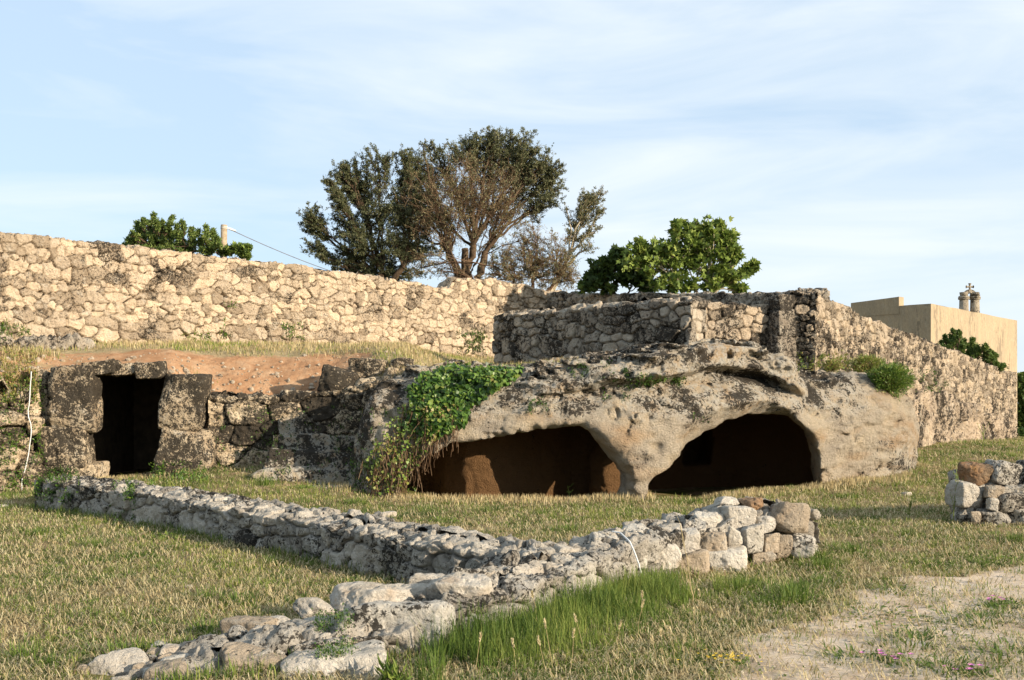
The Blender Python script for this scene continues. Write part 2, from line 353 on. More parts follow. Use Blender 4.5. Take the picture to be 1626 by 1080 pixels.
# --- the walls
def atA(u):   # point of the long wall's face line that shows at photo column u
    k = (u - U0) / F; t = (k * 22 + 11.2) / (12.4 - 12 * k); return t
def cA(t): return np.array([-11.2 + 12.4 * t, 22 + 12 * t])
rowsA = []
for u, vt, vb in [(-160, 362, 552), (0, 371, 552), (60, 375, 560), (130, 383, 562), (300, 402, 560), (450, 420, 556), (580, 436, 566), (700, 457, 572), (714, 458, 572), (722, 443, 572), (790, 444, 572), (810, 449, 572), (870, 462, 575), (905, 466, 575)]:
    t = atA(u); x, y = cA(t); rowsA.append((x - .25, y + .25, CZ + (V0 - vb) / F * y - .25, CZ + (V0 - vt) / F * y))
stone_wall("dry_stone_wall", rowsA, .35, M_long, h=.21, ar=(.7, 1.9), svar=.5, depth=.22, prof=.22, poff=.07, rough=.03, res=.02, seed=11, topn=.09,
           lab="long sunlit dry stone wall of warm rubble behind the orange earth bank, below the olive trees")
stone_wall("dry_stone_wall", [(1.3, 34.3, 2.8, 5.42), (4.2, 31.2, 2.8, 5.06), (7.2, 28, 2.6, 4.72), (7.45, 24.5, 2.4, 4.45)], .3, M_grey, h=.2, depth=.09, res=.035, seed=12, topn=.1,
           lab="low dark shaded dry stone wall at the back, in front of the fig tree")
stone_wall("dry_stone_wall", [(-.15, 26.55, 2.1, 3.98), (1.6, 24.6, 2.1, 3.92), (3.55, 22.35, 2.2, 3.93), (4.1, 21.95, 2.2, 3.9)], .45, M_grey, h=.25, ar=(.75, 1.7), depth=.16, poff=.07, res=.022, seed=13, topn=.08, crown=.12,
           lab="shaded grey dry stone terrace wall standing on the rock above the left cave")
stone_wall("dry_stone_wall", [(4.15, 22.45, 2.1, 3.92), (5.2, 22.85, 2.1, 3.88), (6.5, 23.5, 2.1, 3.95)], .3, M_right, h=.24, ar=(.75, 1.7), depth=.2, prof=.26, poff=.06, res=.02, seed=17, topn=.08,
           lab="short sunlit wall section with squared stones between the grey terrace wall and the dark corner pillar")
EX = [(6.55, 22.75, 2.0, 4.2)]
for u, vt, vb in [(1290, 470, 610), (1340, 492, 640), (1400, 520, 690), (1450, 536, 720), (1520, 562, 715), (1560, 578, 708), (1577, 585, 705), (1580, 590, 703), (1606, 592, 703)]:
    k = (u - U0) / F; t = (k * 22.5 - 6.3) / (12.6 - 15.5 * k); x, y = 6.3 + 12.6 * t, 22.5 + 15.5 * t
    EX.append((x + .27 - .27 * 1.0, y + .25, CZ + (V0 - vb) / F * y - .3 if u > 1440 else 1.0, CZ + (V0 - vt) / F * y))
wE = stone_wall("dry_stone_wall", EX, .3, M_right, h=.19, ar=(.75, 1.9), depth=.2, prof=.26, poff=.06, res=.026, seed=14, topn=.09, backres=5,
           lab="tall dry stone wall falling away to the right in front of the plastered chapel")
stone_wall("low_stone_wall", [(-7.35, 16.35, -.15, .46), (-5.9, 15.2, -.15, .45), (-4.5, 13.9, -.15, .43), (-2.2, 11.4, -.15, .42), (-.7, 9.75, -.15, .40), (.45, 8.9, -.15, .38)], .40, M_low, h=.21, ar=(.8, 1.7), depth=.11, res=.014, seed=21, topn=.07, rough=.03, backres=3,
           lab="low broad rubble wall running from the dark doorway down across the lawn", crown=.05)
wG = stone_wall("rubble_wall", [(3.3, 11.5, -.15, .50), (2.6, 11.2, -.15, .54), (1.9, 10.75, -.15, .42), (1.0, 9.75, -.15, .38), (.35, 8.75, -.15, .34), (-.35, 7.6, -.15, .28), (-.9, 7.0, -.15, .2), (-1.6, 6.7, -.15, .1), (-2.3, 6.3, -.15, .0)][::-1], .36, M_low, h=.24, ar=(.8, 1.7), depth=.13, res=.013, seed=22, topn=.1, rough=.04, backres=2,
           lab="broken pale rubble wall curving through the foreground with big spotted stones", crown=.05)
wH = stone_wall("low_stone_wall", [(6.35, 14.2, -.1, .74), (7.6, 14.35, -.1, .76), (9.3, 14.5, -.1, .8)], .3, M_low, h=.27, ar=(1.0, 1.9), depth=.14, res=.018, seed=23, topn=.06, rough=.03,
           lab="stub of wall with large stacked stones at the right edge, rusty stone on top")
# ------------------------------------------------------------------ solid rock from a field (surface nets)
def surface_nets(f, org, hh):
    ins = f < 0; nx, ny, nz = f.shape
    cs = np.zeros((nx - 1, ny - 1, nz - 1), np.int8)
    for a in (0, 1):
        for b in (0, 1):
            for c in (0, 1): cs += ins[a:nx - 1 + a, b:ny - 1 + b, c:nz - 1 + c]
    act = (cs > 0) & (cs < 8); ci = np.argwhere(act); idx = np.full(cs.shape, -1, np.int32); idx[act] = np.arange(len(ci))
    acc = np.zeros((len(ci), 3)); cnt = np.zeros(len(ci))
    cor = [(a, b, c) for a in (0, 1) for b in (0, 1) for c in (0, 1)]
    val = {c: f[ci[:, 0] + c[0], ci[:, 1] + c[1], ci[:, 2] + c[2]] for c in cor}
    for a in cor:
        for ax in range(3):
            if a[ax] == 0:
                b = list(a); b[ax] = 1; b = tuple(b); fa, fb = val[a], val[b]; m = (fa < 0) != (fb < 0)
                t = np.where(m, fa / np.where(m, fa - fb, 1), 0); p = np.array(a)[None] + t[:, None] * (np.array(b) - np.array(a))[None]
                acc += p * m[:, None]; cnt += m
    V = (ci + acc / cnt[:, None]) * hh + np.array(org)
    Q = []
    def quads(m, i0, offs):
        e = np.argwhere(m); return e, [idx[e[:, 0] + o[0], e[:, 1] + o[1], e[:, 2] + o[2]] for o in offs]
    for ax in range(3):
        sl0 = [slice(1, -1)] * 3; sl1 = [slice(1, -1)] * 3; sl0[ax] = slice(0, -1); sl1[ax] = slice(1, None)
        A = ins[tuple(sl0)]; B = ins[tuple(sl1)]
        for flip, m in ((False, A & ~B), (True, ~A & B)):
            e = np.argwhere(m); e1 = e.copy()
            for k in range(3):
                if k != ax: e1[:, k] += 1
            o1, o2 = [k for k in range(3) if k != ax]
            def g_(d1, d2):
                q = e1.copy(); q[:, o1] -= d1; q[:, o2] -= d2; return idx[q[:, 0], q[:, 1], q[:, 2]]
            q = [g_(1, 1), g_(0, 1), g_(0, 0), g_(1, 0)]
            if (ax == 1) != flip: q = q[::-1]
            Q.append(np.stack(q, -1))
    Q = np.concatenate(Q); Q = Q[(Q >= 0).all(1)]
    return V, Q
def smax(a, b, k): h = np.clip(.5 + .5 * (a - b) / k, 0, 1); return b * (1 - h) + a * h + k * h * (1 - h)
def smin(a, b, k): return -smax(-a, -b, k)
def poly_sdf(px, pz, poly):
    d = np.full(px.shape, 1e9); s = np.ones(px.shape); n = len(poly)
    for i in range(n):
        a = poly[i]; b = poly[i - 1]; ex, ey = b[0] - a[0], b[1] - a[1]; wx, wy = px - a[0], pz - a[1]
        t = np.clip((wx * ex + wy * ey) / (ex * ex + ey * ey), 0, 1); d = np.minimum(d, (wx - ex * t) ** 2 + (wy - ey * t) ** 2)
        c1 = pz >= a[1]; c2 = pz < b[1]; c3 = ex * wy > ey * wx
        m = (c1 & c2 & c3) | (~c1 & ~c2 & ~c3); s = np.where(m, -s, s)
    return s * np.sqrt(d)
def wp(u, v, Y): p = PX(u, v, Y); return (p[0], p[2])

HH = .042
ax_ = np.arange(-5.3, 9.9, HH); ay_ = np.arange(16.6, 26.8, HH); az_ = np.arange(-.35, 3.15, HH)
def rock_field():
    x = ax_[:, None, None].astype(np.float32); y = ay_[None, :, None].astype(np.float32); z = az_[None, None, :].astype(np.float32)
    frx = np.interp(ax_, [-5.3, -3.6, -3.0, -2.7, -1, .5, 1.6, 2.1, 2.7, 4, 5.2, 6, 7, 8, 8.5, 8.9, 9.3, 9.9], [20.6, 20.0, 18.7, 17.95, 17.55, 17.4, 17.4, 17.35, 17.5, 18.1, 18.9, 19.35, 19.9, 20.5, 21.1, 22.0, 24.2, 28.5])
    frx = np.convolve(np.pad(frx, 6, 'edge'), np.ones(13) / 13, 'valid').astype(np.float32)[:, None, None]
    tpx = np.interp(ax_, [-5.3, -3.4, -3.0, -2.6, -2.2, -1.4, .2, 1.0, 2.2, 3.8, 4.8, 5.4, 6, 7.1, 7.7, 8.2, 8.7, 9.9], [.0, .1, .6, 1.9, 2.2, 2.28, 2.3, 2.42, 2.6, 2.84, 2.76, 2.5, 2.3, 2.28, 2.12, 1.8, 1.35, .9])
    tpx = np.convolve(np.pad(tpx, 4, 'edge'), np.ones(9) / 9, 'valid').astype(np.float32)[:, None, None]
    # the front leans back towards the top, and an upper slab juts over it on the right
    lean = np.interp(az_, [-.4, 0, .5, 1.2, 1.7, 2.1, 2.5, 3.2], [0, 0, 0, .0, .15, .45, .8, 1.3]).astype(np.float32)[None, None, :]
    leanr = np.interp(az_, [-.4, 0, .6, 1.2, 1.8, 2.2, 2.8, 3.2], [.15, .1, 0, 0, .15, .5, 1.2, 1.8]).astype(np.float32)[None, None, :]
    wr = sstep(5.2, 6.4, x); leanx = lean * (1 - wr) + leanr * wr
    slabx = sstep(-.3, 2.2, x) * (1 - sstep(5.2, 5.9, x))
    zs = z - (tpx - 2.84)
    slab = np.interp(zs + .06 * vnoise(x * 1.1, 0, 7), [2.0, 2.26, 2.38, 2.6, 2.72, 2.84], [0, .0, .55, .6, .78, .7]).astype(np.float32)
    und = np.interp(zs, [1.85, 2.1, 2.26, 2.36], [0, .08, .17, 0]).astype(np.float32) * sstep(1.5, 4.2, x)
    fr = frx + leanx + slabx * (und - slab * .9)
    f = smax(fr - y, (z - tpx - np.clip(y - frx, 0, 5) * .05) * .95, .22)
    f = smax(f, (y - 26.5), .2)
    # caves
    PL = [wp(u, v, 17.5) for u, v in [(650, 900), (656, 785), (665, 762), (690, 735), (722, 716), (770, 707), (830, 697), (880, 686), (920, 682), (952, 698), (976, 722), (992, 752), (997, 790), (997, 900)]]
    PR = [wp(1026, 900, 17.8), wp(1026, 775, 17.8), wp(1030, 757, 17.8), wp(1062, 738, 18), wp(1100, 697, 18.3), wp(1150, 667, 18.5), wp(1200, 655, 19), wp(1255, 660, 19.3), wp(1284, 686, 19.5), wp(1297, 722, 19.6), wp(1301, 770, 19.6), wp(1301, 900, 19.6)]
    X2, Z2 = np.meshgrid(ax_, az_, indexing='ij')
    dL = poly_sdf(X2, Z2, PL).astype(np.float32)[:, None, :]; dR = poly_sdf(X2, Z2, PR).astype(np.float32)[:, None, :]
    dep = y - frx
    exl = np.interp(ay_, [16, 17.6, 18.3, 19.5, 27], [-.0, 0, .4, .6, .6]).astype(np.float32)[None, :, None]
    bkL = np.interp(ax_, [-5, -2.4, -1.6, -1.25, -.85, -.4, 0, .6, 1.2, 2, 4], [19.6, 19.9, 19.5, 18.9, 18.55, 18.6, 18.95, 19.7, 20.3, 20.5, 20.3]).astype(np.float32)[:, None, None]
    exr = .35 * sstep(.5, 1.6, dep)
    bkR = np.interp(ax_, [1, 2, 3, 4, 5, 6, 7], [19.6, 20.8, 22, 22.6, 22.8, 22.0, 20.6]).astype(np.float32)[:, None, None]
    cL = smax(dL - exl, y - bkL, .35); cR = smax(dR - exr, y - bkR, .5)
    # flare of the mouths
    cL = cL - .14 * (1 - sstep(0, .45, dep)); cR = cR - .30 * (1 - sstep(0, .7, dep)) * sstep(.5, 1.3, z) * (1 - sstep(4.8, 5.5, x))
    link = smax(smax(np.abs(x - 2.2) - 1.2, z - .75, .25), np.abs(y - 19.3) - .75, .3)
    niche = smax(smax(np.abs(x - 4.15) - .38, np.abs(z - .75) - .45, .08), np.abs(y - 23) - 1.1, .1)
    cv = smin(smin(cL, cR, .12), smin(link, niche, .05), .1)
    butt = np.sqrt(((x - 1.85) / .33) ** 2 + ((y - 19.9) / .55) ** 2 + ((z - .1) / .95) ** 2) * .35 - .35
    pil = np.hypot((x - 2.13) * 1.0, (y - 17.95) * .6) - (.17 + .10 * sstep(.0, -.4, z - .35) + np.clip(z - .45, 0, 2) * .75)
    f = smax(f, -cv, .10)
    f = smin(f, smax(smax(pil, fr - y, .1), z - 1.5, .2), .12); f = smin(f, butt, .1)
    # steps cut in the rock at its left foot
    st = np.floor((y - 18.15 - .25 * (x + 3.2)) / .5); tz = .14 + st * .30 + .05 * vnoise(x * 1.3, st * 3.1, x * 0)
    steps = smax(z - tz, 18.15 + .25 * (x + 3.2) - y, .02); steps = smax(steps, np.abs(x + 3.45) - 1.15 - .1 * vnoise(z * 3, y * 2, x * 0), .08); steps = smax(steps, z - 1.75, .1)
    f = smin(f, steps, .04)
    near = np.abs(f) < .55; ii = np.argwhere(near)
    xx, yy, zz = ax_[ii[:, 0]], ay_[ii[:, 1]], az_[ii[:, 2]]
    inside = np.broadcast_to(-cv, f.shape)[near]  # >0 in the cave
    n = .15 * fbm(xx, yy, zz * 1.5, .8, 3) + .13 * fbm(xx, yy, zz * 1.8, 2.7, 4, .65)
    upper = sstep(1.7, 2.3, zz + .25 * fbm(xx, yy, zz, 1.0, 2)) * (1 - sstep(6, 7, xx)) + .2
    pit = np.clip(vnoise(xx * 5, yy * 5, zz * 7) - .15, 0, 1) * .24 + np.clip(vnoise(xx * 11, yy * 11, zz * 14) - .1, 0, 1) * .12
    lay = np.abs(vnoise(xx * .9, yy * .9, zz * 7 + xx * .8)) * .16
    n = n * 1.0 + (pit + lay) * np.clip(upper, 0, 1.2) + .05 * np.clip(vnoise(xx * 3.1, yy * 3.1, zz * 3.1) - .3, 0, 1)
    n = n * (1 - .6 * sstep(-2.2, -2.6, xx)) + .16 * fbm(xx + 50, yy, zz, .9, 2) * sstep(5.5, 6.5, xx)
    n += .06 * fbm(xx + 9, yy, zz * 1.6, 6.5, 2, .7) + .05 * np.abs(vnoise(xx * .7, yy * .7, zz * 9 + xx)) * (xx > -2.2) + .16 * np.clip(vnoise(xx * 7 + 30, yy * 7, zz * 7) - .55, 0, 1)
    crk = np.abs(vnoise(xx * .8 + 3, yy * .8, zz * 1.1) + .25 * vnoise(xx * 4, yy * 4, zz * 4)); n += .10 * sstep(.05, 0, crk)
    rim = sstep(-.35, -.05, inside); n = n * (1 - .62 * rim) + .035 * fbm(xx, yy + 20, zz * 1.5, 8, 2, .7) * rim * (inside < .05); n -= .03
    f = f.copy(); f[near] += n.astype(np.float32)
    return f.astype(np.float32), cv
frock, fcave = rock_field()
VR, QR = surface_nets(frock, (ax_[0], ay_[0], az_[0]), HH)

def rock_mat():
    m, N, L, P = new_mat("tufa_rock"); P.inputs['Roughness'].default_value = .97; P.inputs['Specular IOR Level'].default_value = .1
    at = N.new("ShaderNodeAttribute"); at.attribute_name = 'tint'      # 1 = cave interior, brown tufa painted darker to imitate its shade
    a2 = N.new("ShaderNodeAttribute"); a2.attribute_name = 'crust'     # black crust of the weathered top
    ge = N.new("ShaderNodeNewGeometry")
    def no(sc, d=6, ro=.6, di=0., zs=1.):
        mp = N.new("ShaderNodeMapping"); mp.inputs['Scale'].default_value = (1, 1, zs); L.new(ge.outputs['Position'], mp.inputs[0])
        n = N.new("ShaderNodeTexNoise"); n.inputs['Scale'].default_value = sc; n.inputs['Detail'].default_value = d; n.inputs['Roughness'].default_value = ro; n.inputs['Distortion'].default_value = di; L.new(mp.outputs[0], n.inputs[0]); return n.outputs[0]
    def mix(a, b, f, mode='MIX'):
        x = N.new("ShaderNodeMixRGB"); x.blend_type = mode
        for k, q in ((0, f), (1, a), (2, b)):
            if isinstance(q, tuple): x.inputs[k].default_value = (*q, 1)
            elif isinstance(q, (int, float)): x.inputs[k].default_value = q
            else: L.new(q, x.inputs[k])
        return x.outputs[0]
    def ma(op, a, b):
        x = N.new("ShaderNodeMath"); x.operation = op
        for k, q in ((0, a), (1, b)):
            if isinstance(q, (int, float)): x.inputs[k].default_value = q
            else: L.new(q, x.inputs[k])
        return x.outputs[0]
    r = ramp(N, [(.32, (.66, .54, .375)), (.5, (.57, .48, .36)), (.68, (.40, .335, .26))]); L.new(no(1.6, 8, .62), r.inputs[0])
    rb = ramp(N, [(.3, g(.7)), (.7, g(1.12))]); L.new(no(26, 6, .75), rb.inputs[0]); col = mix(r.outputs[0], rb.outputs[0], .9, 'MULTIPLY')
    ro = ramp(N, [(.52, g(0)), (.68, g(1))]); L.new(no(.9, 4, .5, .3, 2.5), ro.inputs[0]); col = mix(col, (.46, .27, .12), ma('MULTIPLY', ro.outputs[0], .55))
    col = mix(col, (.18, .10, .045), at.outputs['Fac'])  # dark tufa brown deep in the caves, shade put into the colour
    rw = ramp(N, [(.45, g(0)), (.55, g(1))]); L.new(no(7, 9, .7), rw.inputs[0]); col = mix(col, (.58, .54, .46), ma('MULTIPLY', ma('MULTIPLY', rw.outputs[0], a2.outputs['Fac']), .8))
    s = ma('ADD', ma('ADD', ma('ADD', ma('MULTIPLY', no(9, 9, .75, .3), .38), ma('MULTIPLY', no(24, 6, .75), .37)), ma('MULTIPLY', no(1.6, 4, .55), .4)), ma('MULTIPLY', a2.outputs['Fac'], .105))
    rl = ramp(N, [(.672, g(0)), (.69, g(1))]); L.new(s, rl.inputs[0]); col = mix(col, (.035, .03, .024), ma('MULTIPLY', rl.outputs[0], .92))
    L.new(col, P.inputs['Base Color'])
    h = ma('ADD', no(8, 10, .72), ma('MULTIPLY', no(32, 6, .7), .6))
    b = N.new("ShaderNodeBump"); b.inputs['Strength'].default_value = .9; b.inputs['Distance'].default_value = .2; L.new(h, b.inputs['Height']); L.new(b.outputs[0], P.inputs['Normal'])
    return m
M_rock = rock_mat()
ij = np.clip(((VR - [ax_[0], ay_[0], az_[0]]) / HH).round().astype(int), 0, np.array(frock.shape) - 1)
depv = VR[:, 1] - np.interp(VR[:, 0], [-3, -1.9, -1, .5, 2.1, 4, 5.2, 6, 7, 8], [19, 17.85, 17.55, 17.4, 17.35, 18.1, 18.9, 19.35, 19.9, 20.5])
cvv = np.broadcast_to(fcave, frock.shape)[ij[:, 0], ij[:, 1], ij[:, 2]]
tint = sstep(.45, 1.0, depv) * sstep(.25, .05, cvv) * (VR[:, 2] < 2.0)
crust = sstep(1.25, 1.75, VR[:, 2] + .2 * fbm(VR[:, 0], VR[:, 1], VR[:, 2], 1.2, 3)) * (1 - sstep(5.6, 7.5, VR[:, 0]) * .75) * (1 - tint)
crust = np.maximum(crust, 1.15 * sstep(-2.0, -2.6, VR[:, 0])); crust = np.maximum(crust, .85 * sstep(1.35, 1.7, VR[:, 2]) * sstep(4.4, 5.2, VR[:, 0]) * sstep(7.4, 6.6, VR[:, 0]) * (1 - tint)); crust = np.maximum(crust, sstep(6.8, 7.8, VR[:, 0]) * sstep(1.5, .5, VR[:, 2]) * .75)
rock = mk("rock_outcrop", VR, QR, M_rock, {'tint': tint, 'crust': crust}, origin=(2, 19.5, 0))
tag(rock, "pale rock outcrop hollowed by two wide dark caves with a tapering pillar between them", "rock")
# bedrock face the right wall stands on
EB = []
for u, vt, vb, out in [(1425, 640, 760, 0), (1455, 612, 740, .1), (1490, 632, 712, .14), (1530, 650, 705, .14), (1570, 668, 703, .14), (1600, 682, 702, .1)]:
    k = (u - U0) / F; t = (k * 22.5 - 6.3) / (12.6 - 15.5 * k); x, y = 6.3 + 12.6 * t, 22.5 + 15.5 * t
    EB.append((x + .1, y + .12 , CZ + (V0 - vb) / F * y - .35, CZ + (V0 - vt) / F * y))
M_face = stone_mat("streaked_bedrock", (.48, .385, .28), (.34, .27, .20), lich=.5, lsc=7, tintvar=.2, white=.4, streak=True, pits=.2)
stone_wall("bedrock_outcrop", EB, .3, M_face, h=.8, ar=(.5, 1.0), depth=.10, res=.035, seed=31, topn=.35, rough=.09, backres=6, prof=1.2, crown=.02,
           lab="streaked natural rock face under the right hand wall, its foot in dry grass", cat="rock")

# ------------------------------------------------------------------ upper terrace
FC = np.array([(-16,17.6,2.2),(-11,18.9,2.25),(-9.9,19.6,2.3),(-8.9,20.2,2.36),(-6.9,20.35,2.30),(-6.25,20.5,1.78),(-5,20.75,1.78),(-3.8,20.8,1.8),(-3.0,20.3,2.0),(-2.2,19.8,2.2),(-1,19.4,2.26),(.5,19.9,2.42),(2,20.8,2.6),(3.6,21.3,2.7)])
BC = np.array([(-18,16.3,3.0),(-13,21.2,3.02),(-11,22.8,3.02),(-10,23.7,3.05),(-8.5,25.2,3.12),(-7.3,26.3,3.18),(-6.0,27.5,3.2),(-4.5,29,3.2),(-3,30.4,3.18),(-2,31.4,3.16),(-1,32.2,3.15),(0,33.3,3.2),(1.2,34.3,3.2),(5.5,29,3.1)])
nu, nv = 420, 90; k = np.linspace(0, len(FC) - 1, nu); kk = np.arange(len(FC))
FP = np.stack([np.interp(k, kk, FC[:, q]) for q in range(3)], -1); BP = np.stack([np.interp(k, kk, BC[:, q]) for q in range(3)], -1)
w = np.linspace(0, 1, nv) ** 1.6; T3 = FP[:, None] * (1 - w[None, :, None]) + BP[:, None] * w[None, :, None]
dist = np.hypot(T3[..., 0] - FP[:, None, 0], T3[..., 1] - FP[:, None, 1]); tot = dist[:, -1:]
rise = np.clip(BP[:, None, 2] - FP[:, None, 2], 0, 9)
steep = 1 - sstep(3.8, 3.0, -T3[..., 0]) * .3
e = 1 - np.exp(-dist / 1.5); e = e / e[:, -1:]; wq = sstep(-3.0, -1.2, FP[:, 0])[:, None]; e = e * (1 - wq) + (dist / tot) ** 1.4 * wq
T3[..., 2] = FP[:, None, 2] + rise * e + (.11 * fbm(T3[..., 0], T3[..., 1], T3[..., 0] * 0, 1.2, 5, .6) + .02 * fbm(T3[..., 0], T3[..., 1], T3[..., 0] * 0, 5, 3)) * np.clip(dist, 0, .5) * 2
def earth_mat():
    m, N, L, P = new_mat("orange_earth"); P.inputs['Roughness'].default_value = 1; P.inputs['Specular IOR Level'].default_value = .05
    ge = N.new("ShaderNodeNewGeometry"); at = N.new("ShaderNodeAttribute"); at.attribute_name = 'tint'
    def no(sc, d=6, ro=.6):
        n = N.new("ShaderNodeTexNoise"); n.inputs['Scale'].default_value = sc; n.inputs['Detail'].default_value = d; n.inputs['Roughness'].default_value = ro; L.new(ge.outputs['Position'], n.inputs[0]); return n.outputs[0]
    r1 = ramp(N, [(.3, (.26, .13, .065)), (.5, (.40, .23, .125)), (.7, (.50, .34, .21))]); L.new(no(2.2, 10, .75), r1.inputs[0])
    r2 = ramp(N, [(.3, (.22, .17, .09)), (.7, (.42, .34, .20))]); L.new(no(9, 8, .75), r2.inputs[0])
    ad = N.new("ShaderNodeMath"); ad.operation = 'ADD'; L.new(at.outputs['Fac'], ad.inputs[0])
    sc = N.new("ShaderNodeMath"); sc.operation = 'MULTIPLY_ADD'; L.new(no(3, 6, .7), sc.inputs[0]); sc.inputs[1].default_value = 1.2; sc.inputs[2].default_value = -.6; L.new(sc.outputs[0], ad.inputs[1])
    r3 = ramp(N, [(.4, g(0)), (.6, g(1))]); L.new(ad.outputs[0], r3.inputs[0])
    x = N.new("ShaderNodeMixRGB"); L.new(r3.outputs[0], x.inputs[0]); L.new(r1.outputs[0], x.inputs[1]); L.new(r2.outputs[0], x.inputs[2]); L.new(x.outputs[0], P.inputs['Base Color'])
    b = N.new("ShaderNodeBump"); b.inputs['Strength'].default_value = 1; b.inputs['Distance'].default_value = .06; L.new(no(9, 10, .8), b.inputs['Height']); L.new(b.outputs[0], P.inputs['Normal'])
    return m
T3[:, 0, 2] -= 1.2 * (1 - sstep(-8.75, -8.6, FP[:, 0]) * sstep(-6.8, -6.95, FP[:, 0])); T3[:, 0, 1] += .05
grassy = np.clip(sstep(.9, 2.4, dist) + sstep(-3.2, -2.4, T3[..., 0]) + .45 * sstep(-7.5, -9.5, T3[..., 0]), 0, 1)
bank = tag(mk("earth_bank", T3.reshape(-1, 3), grid_faces(nu, nv), earth_mat(), {'tint': grassy.ravel()}, origin=(-6, 22, 2)), kind='structure')
# plateau behind the walls
PLb = [(-20, 15.5, 3.4), (-11.4, 22.7, 4.4), (1.4, 34.8, 4.6), (7.6, 28.4, 4.0), (7.7, 24.2, 3.3), (12.5, 30.5, 2.4), (18.6, 38.2, 1.2)]
PLf = [(-60, 60, 4.2), (-40, 90, 4.4), (0, 100, 4.4), (10, 90, 3.8), (20, 80, 3.0), (30, 75, 1.8), (26, 60, .6)]
k = np.linspace(0, 6, 90); A = np.stack([np.interp(k, range(7), [p[q] for p in PLb]) for q in range(3)], -1); B = np.stack([np.interp(k, range(7), [p[q] for p in PLf]) for q in range(3)], -1)
w = np.linspace(0, 1, 40)[None, :, None] ** 1.5; T = A[:, None] * (1 - w) + B[:, None] * w; T[..., 2] += .04 * fbm(T[..., 0], T[..., 1], T[..., 0] * 0, .8, 3) - .04
tag(mk("upper_field", T.reshape(-1, 3), grid_faces(90, 40), M_ground), kind='structure')
# ------------------------------------------------------------------ single stones
import bmesh
_ico = {}
def ico(n):
    if n not in _ico:
        bm = bmesh.new(); bmesh.ops.create_icosphere(bm, subdivisions=n, radius=1)
        _ico[n] = (np.array([v.co[:] for v in bm.verts]), np.array([[v.index for v in f.verts] for f in bm.faces])); bm.free()
    return _ico[n]
def stone_shape(dims, seed, boxy=.6, sub=5, rough=.05, p=13):
    rng = np.random.default_rng(seed); D, T = ico(sub)
    nrm = rng.normal(size=(11, 3)); nrm /= np.linalg.norm(nrm, axis=1)[:, None]; dd = rng.uniform(.64, 1.05, 11)
    bx = np.array([[1, 0, 0], [-1, 0, 0], [0, 1, 0], [0, -1, 0], [0, 0, 1], [0, 0, -1.]]) + rng.normal(0, .22 * (1.02 - boxy) + .03, (6, 3)); bd = np.full(6, 1.0 - .28 * boxy)
    nn = np.concatenate([nrm, bx]); de = np.concatenate([dd * (1 + boxy * .3), bd])
    r = (np.clip(D @ nn.T / de, 0, None) ** p).sum(1) ** (-1 / p)
    V = D * r[:, None]; V *= np.array(dims) / 2 / (np.abs(V).max(0))
    s = max(dims); o = rng.uniform(0, 30, 3); q = V + o
    n = fbm(q[:, 0], q[:, 1], q[:, 2], 2.2 / s, 3) * .07 * s + rough * s * fbm(q[:, 0], q[:, 1], q[:, 2], 7 / s, 5, .65)
    n -= .05 * s * np.clip(vnoise(q[:, 0] * 12 / s, q[:, 1] * 12 / s, q[:, 2] * 12 / s) - .35, 0, 1)
    return V + D * n[:, None], T
def rot(V, rx, ry, rz):
    cx, sx, cy, sy, cz, sz = math.cos(rx), math.sin(rx), math.cos(ry), math.sin(ry), math.cos(rz), math.sin(rz)
    M = np.array([[cz, -sz, 0], [sz, cz, 0], [0, 0, 1]]) @ np.array([[cy, 0, sy], [0, 1, 0], [-sy, 0, cy]]) @ np.array([[1, 0, 0], [0, cx, -sx], [0, sx, cx]])
    return V @ M.T
def px_stone(name, u0, v0, u1, v1, Y, mat, seed, depth=.9, boxy=.6, sub=5, rz=None, ry=0, label=None, cat=None, parent=None, rough=.05, p=13, tint=.5, group=None):
    w = (u1 - u0) / F * Y; h = (v1 - v0) / F * Y; c = PX((u0 + u1) / 2, (v0 + v1) / 2, Y + w * depth / 2)
    c[0] = (u0 + u1 - 2 * U0) / 2 / F * Y; c[2] = CZ + (V0 - (v0 + v1) / 2) / F * Y
    V, T = stone_shape((w * 1.1, w * depth, h * 1.12), seed, boxy, sub, rough, p)
    V = rot(V, 0, ry if ry else ((seed * 53) % 17 - 8) / 60, ((seed * 37) % 21 - 10) / 30 if rz is None else rz)
    o = mk(name, V, T, mat, {'tint': np.full(len(V), tint)}, True, parent); o.location = c
    if parent is not None: o.location = Vector(c) - parent.location
    if label: tag(o, label, cat, group)
    return o

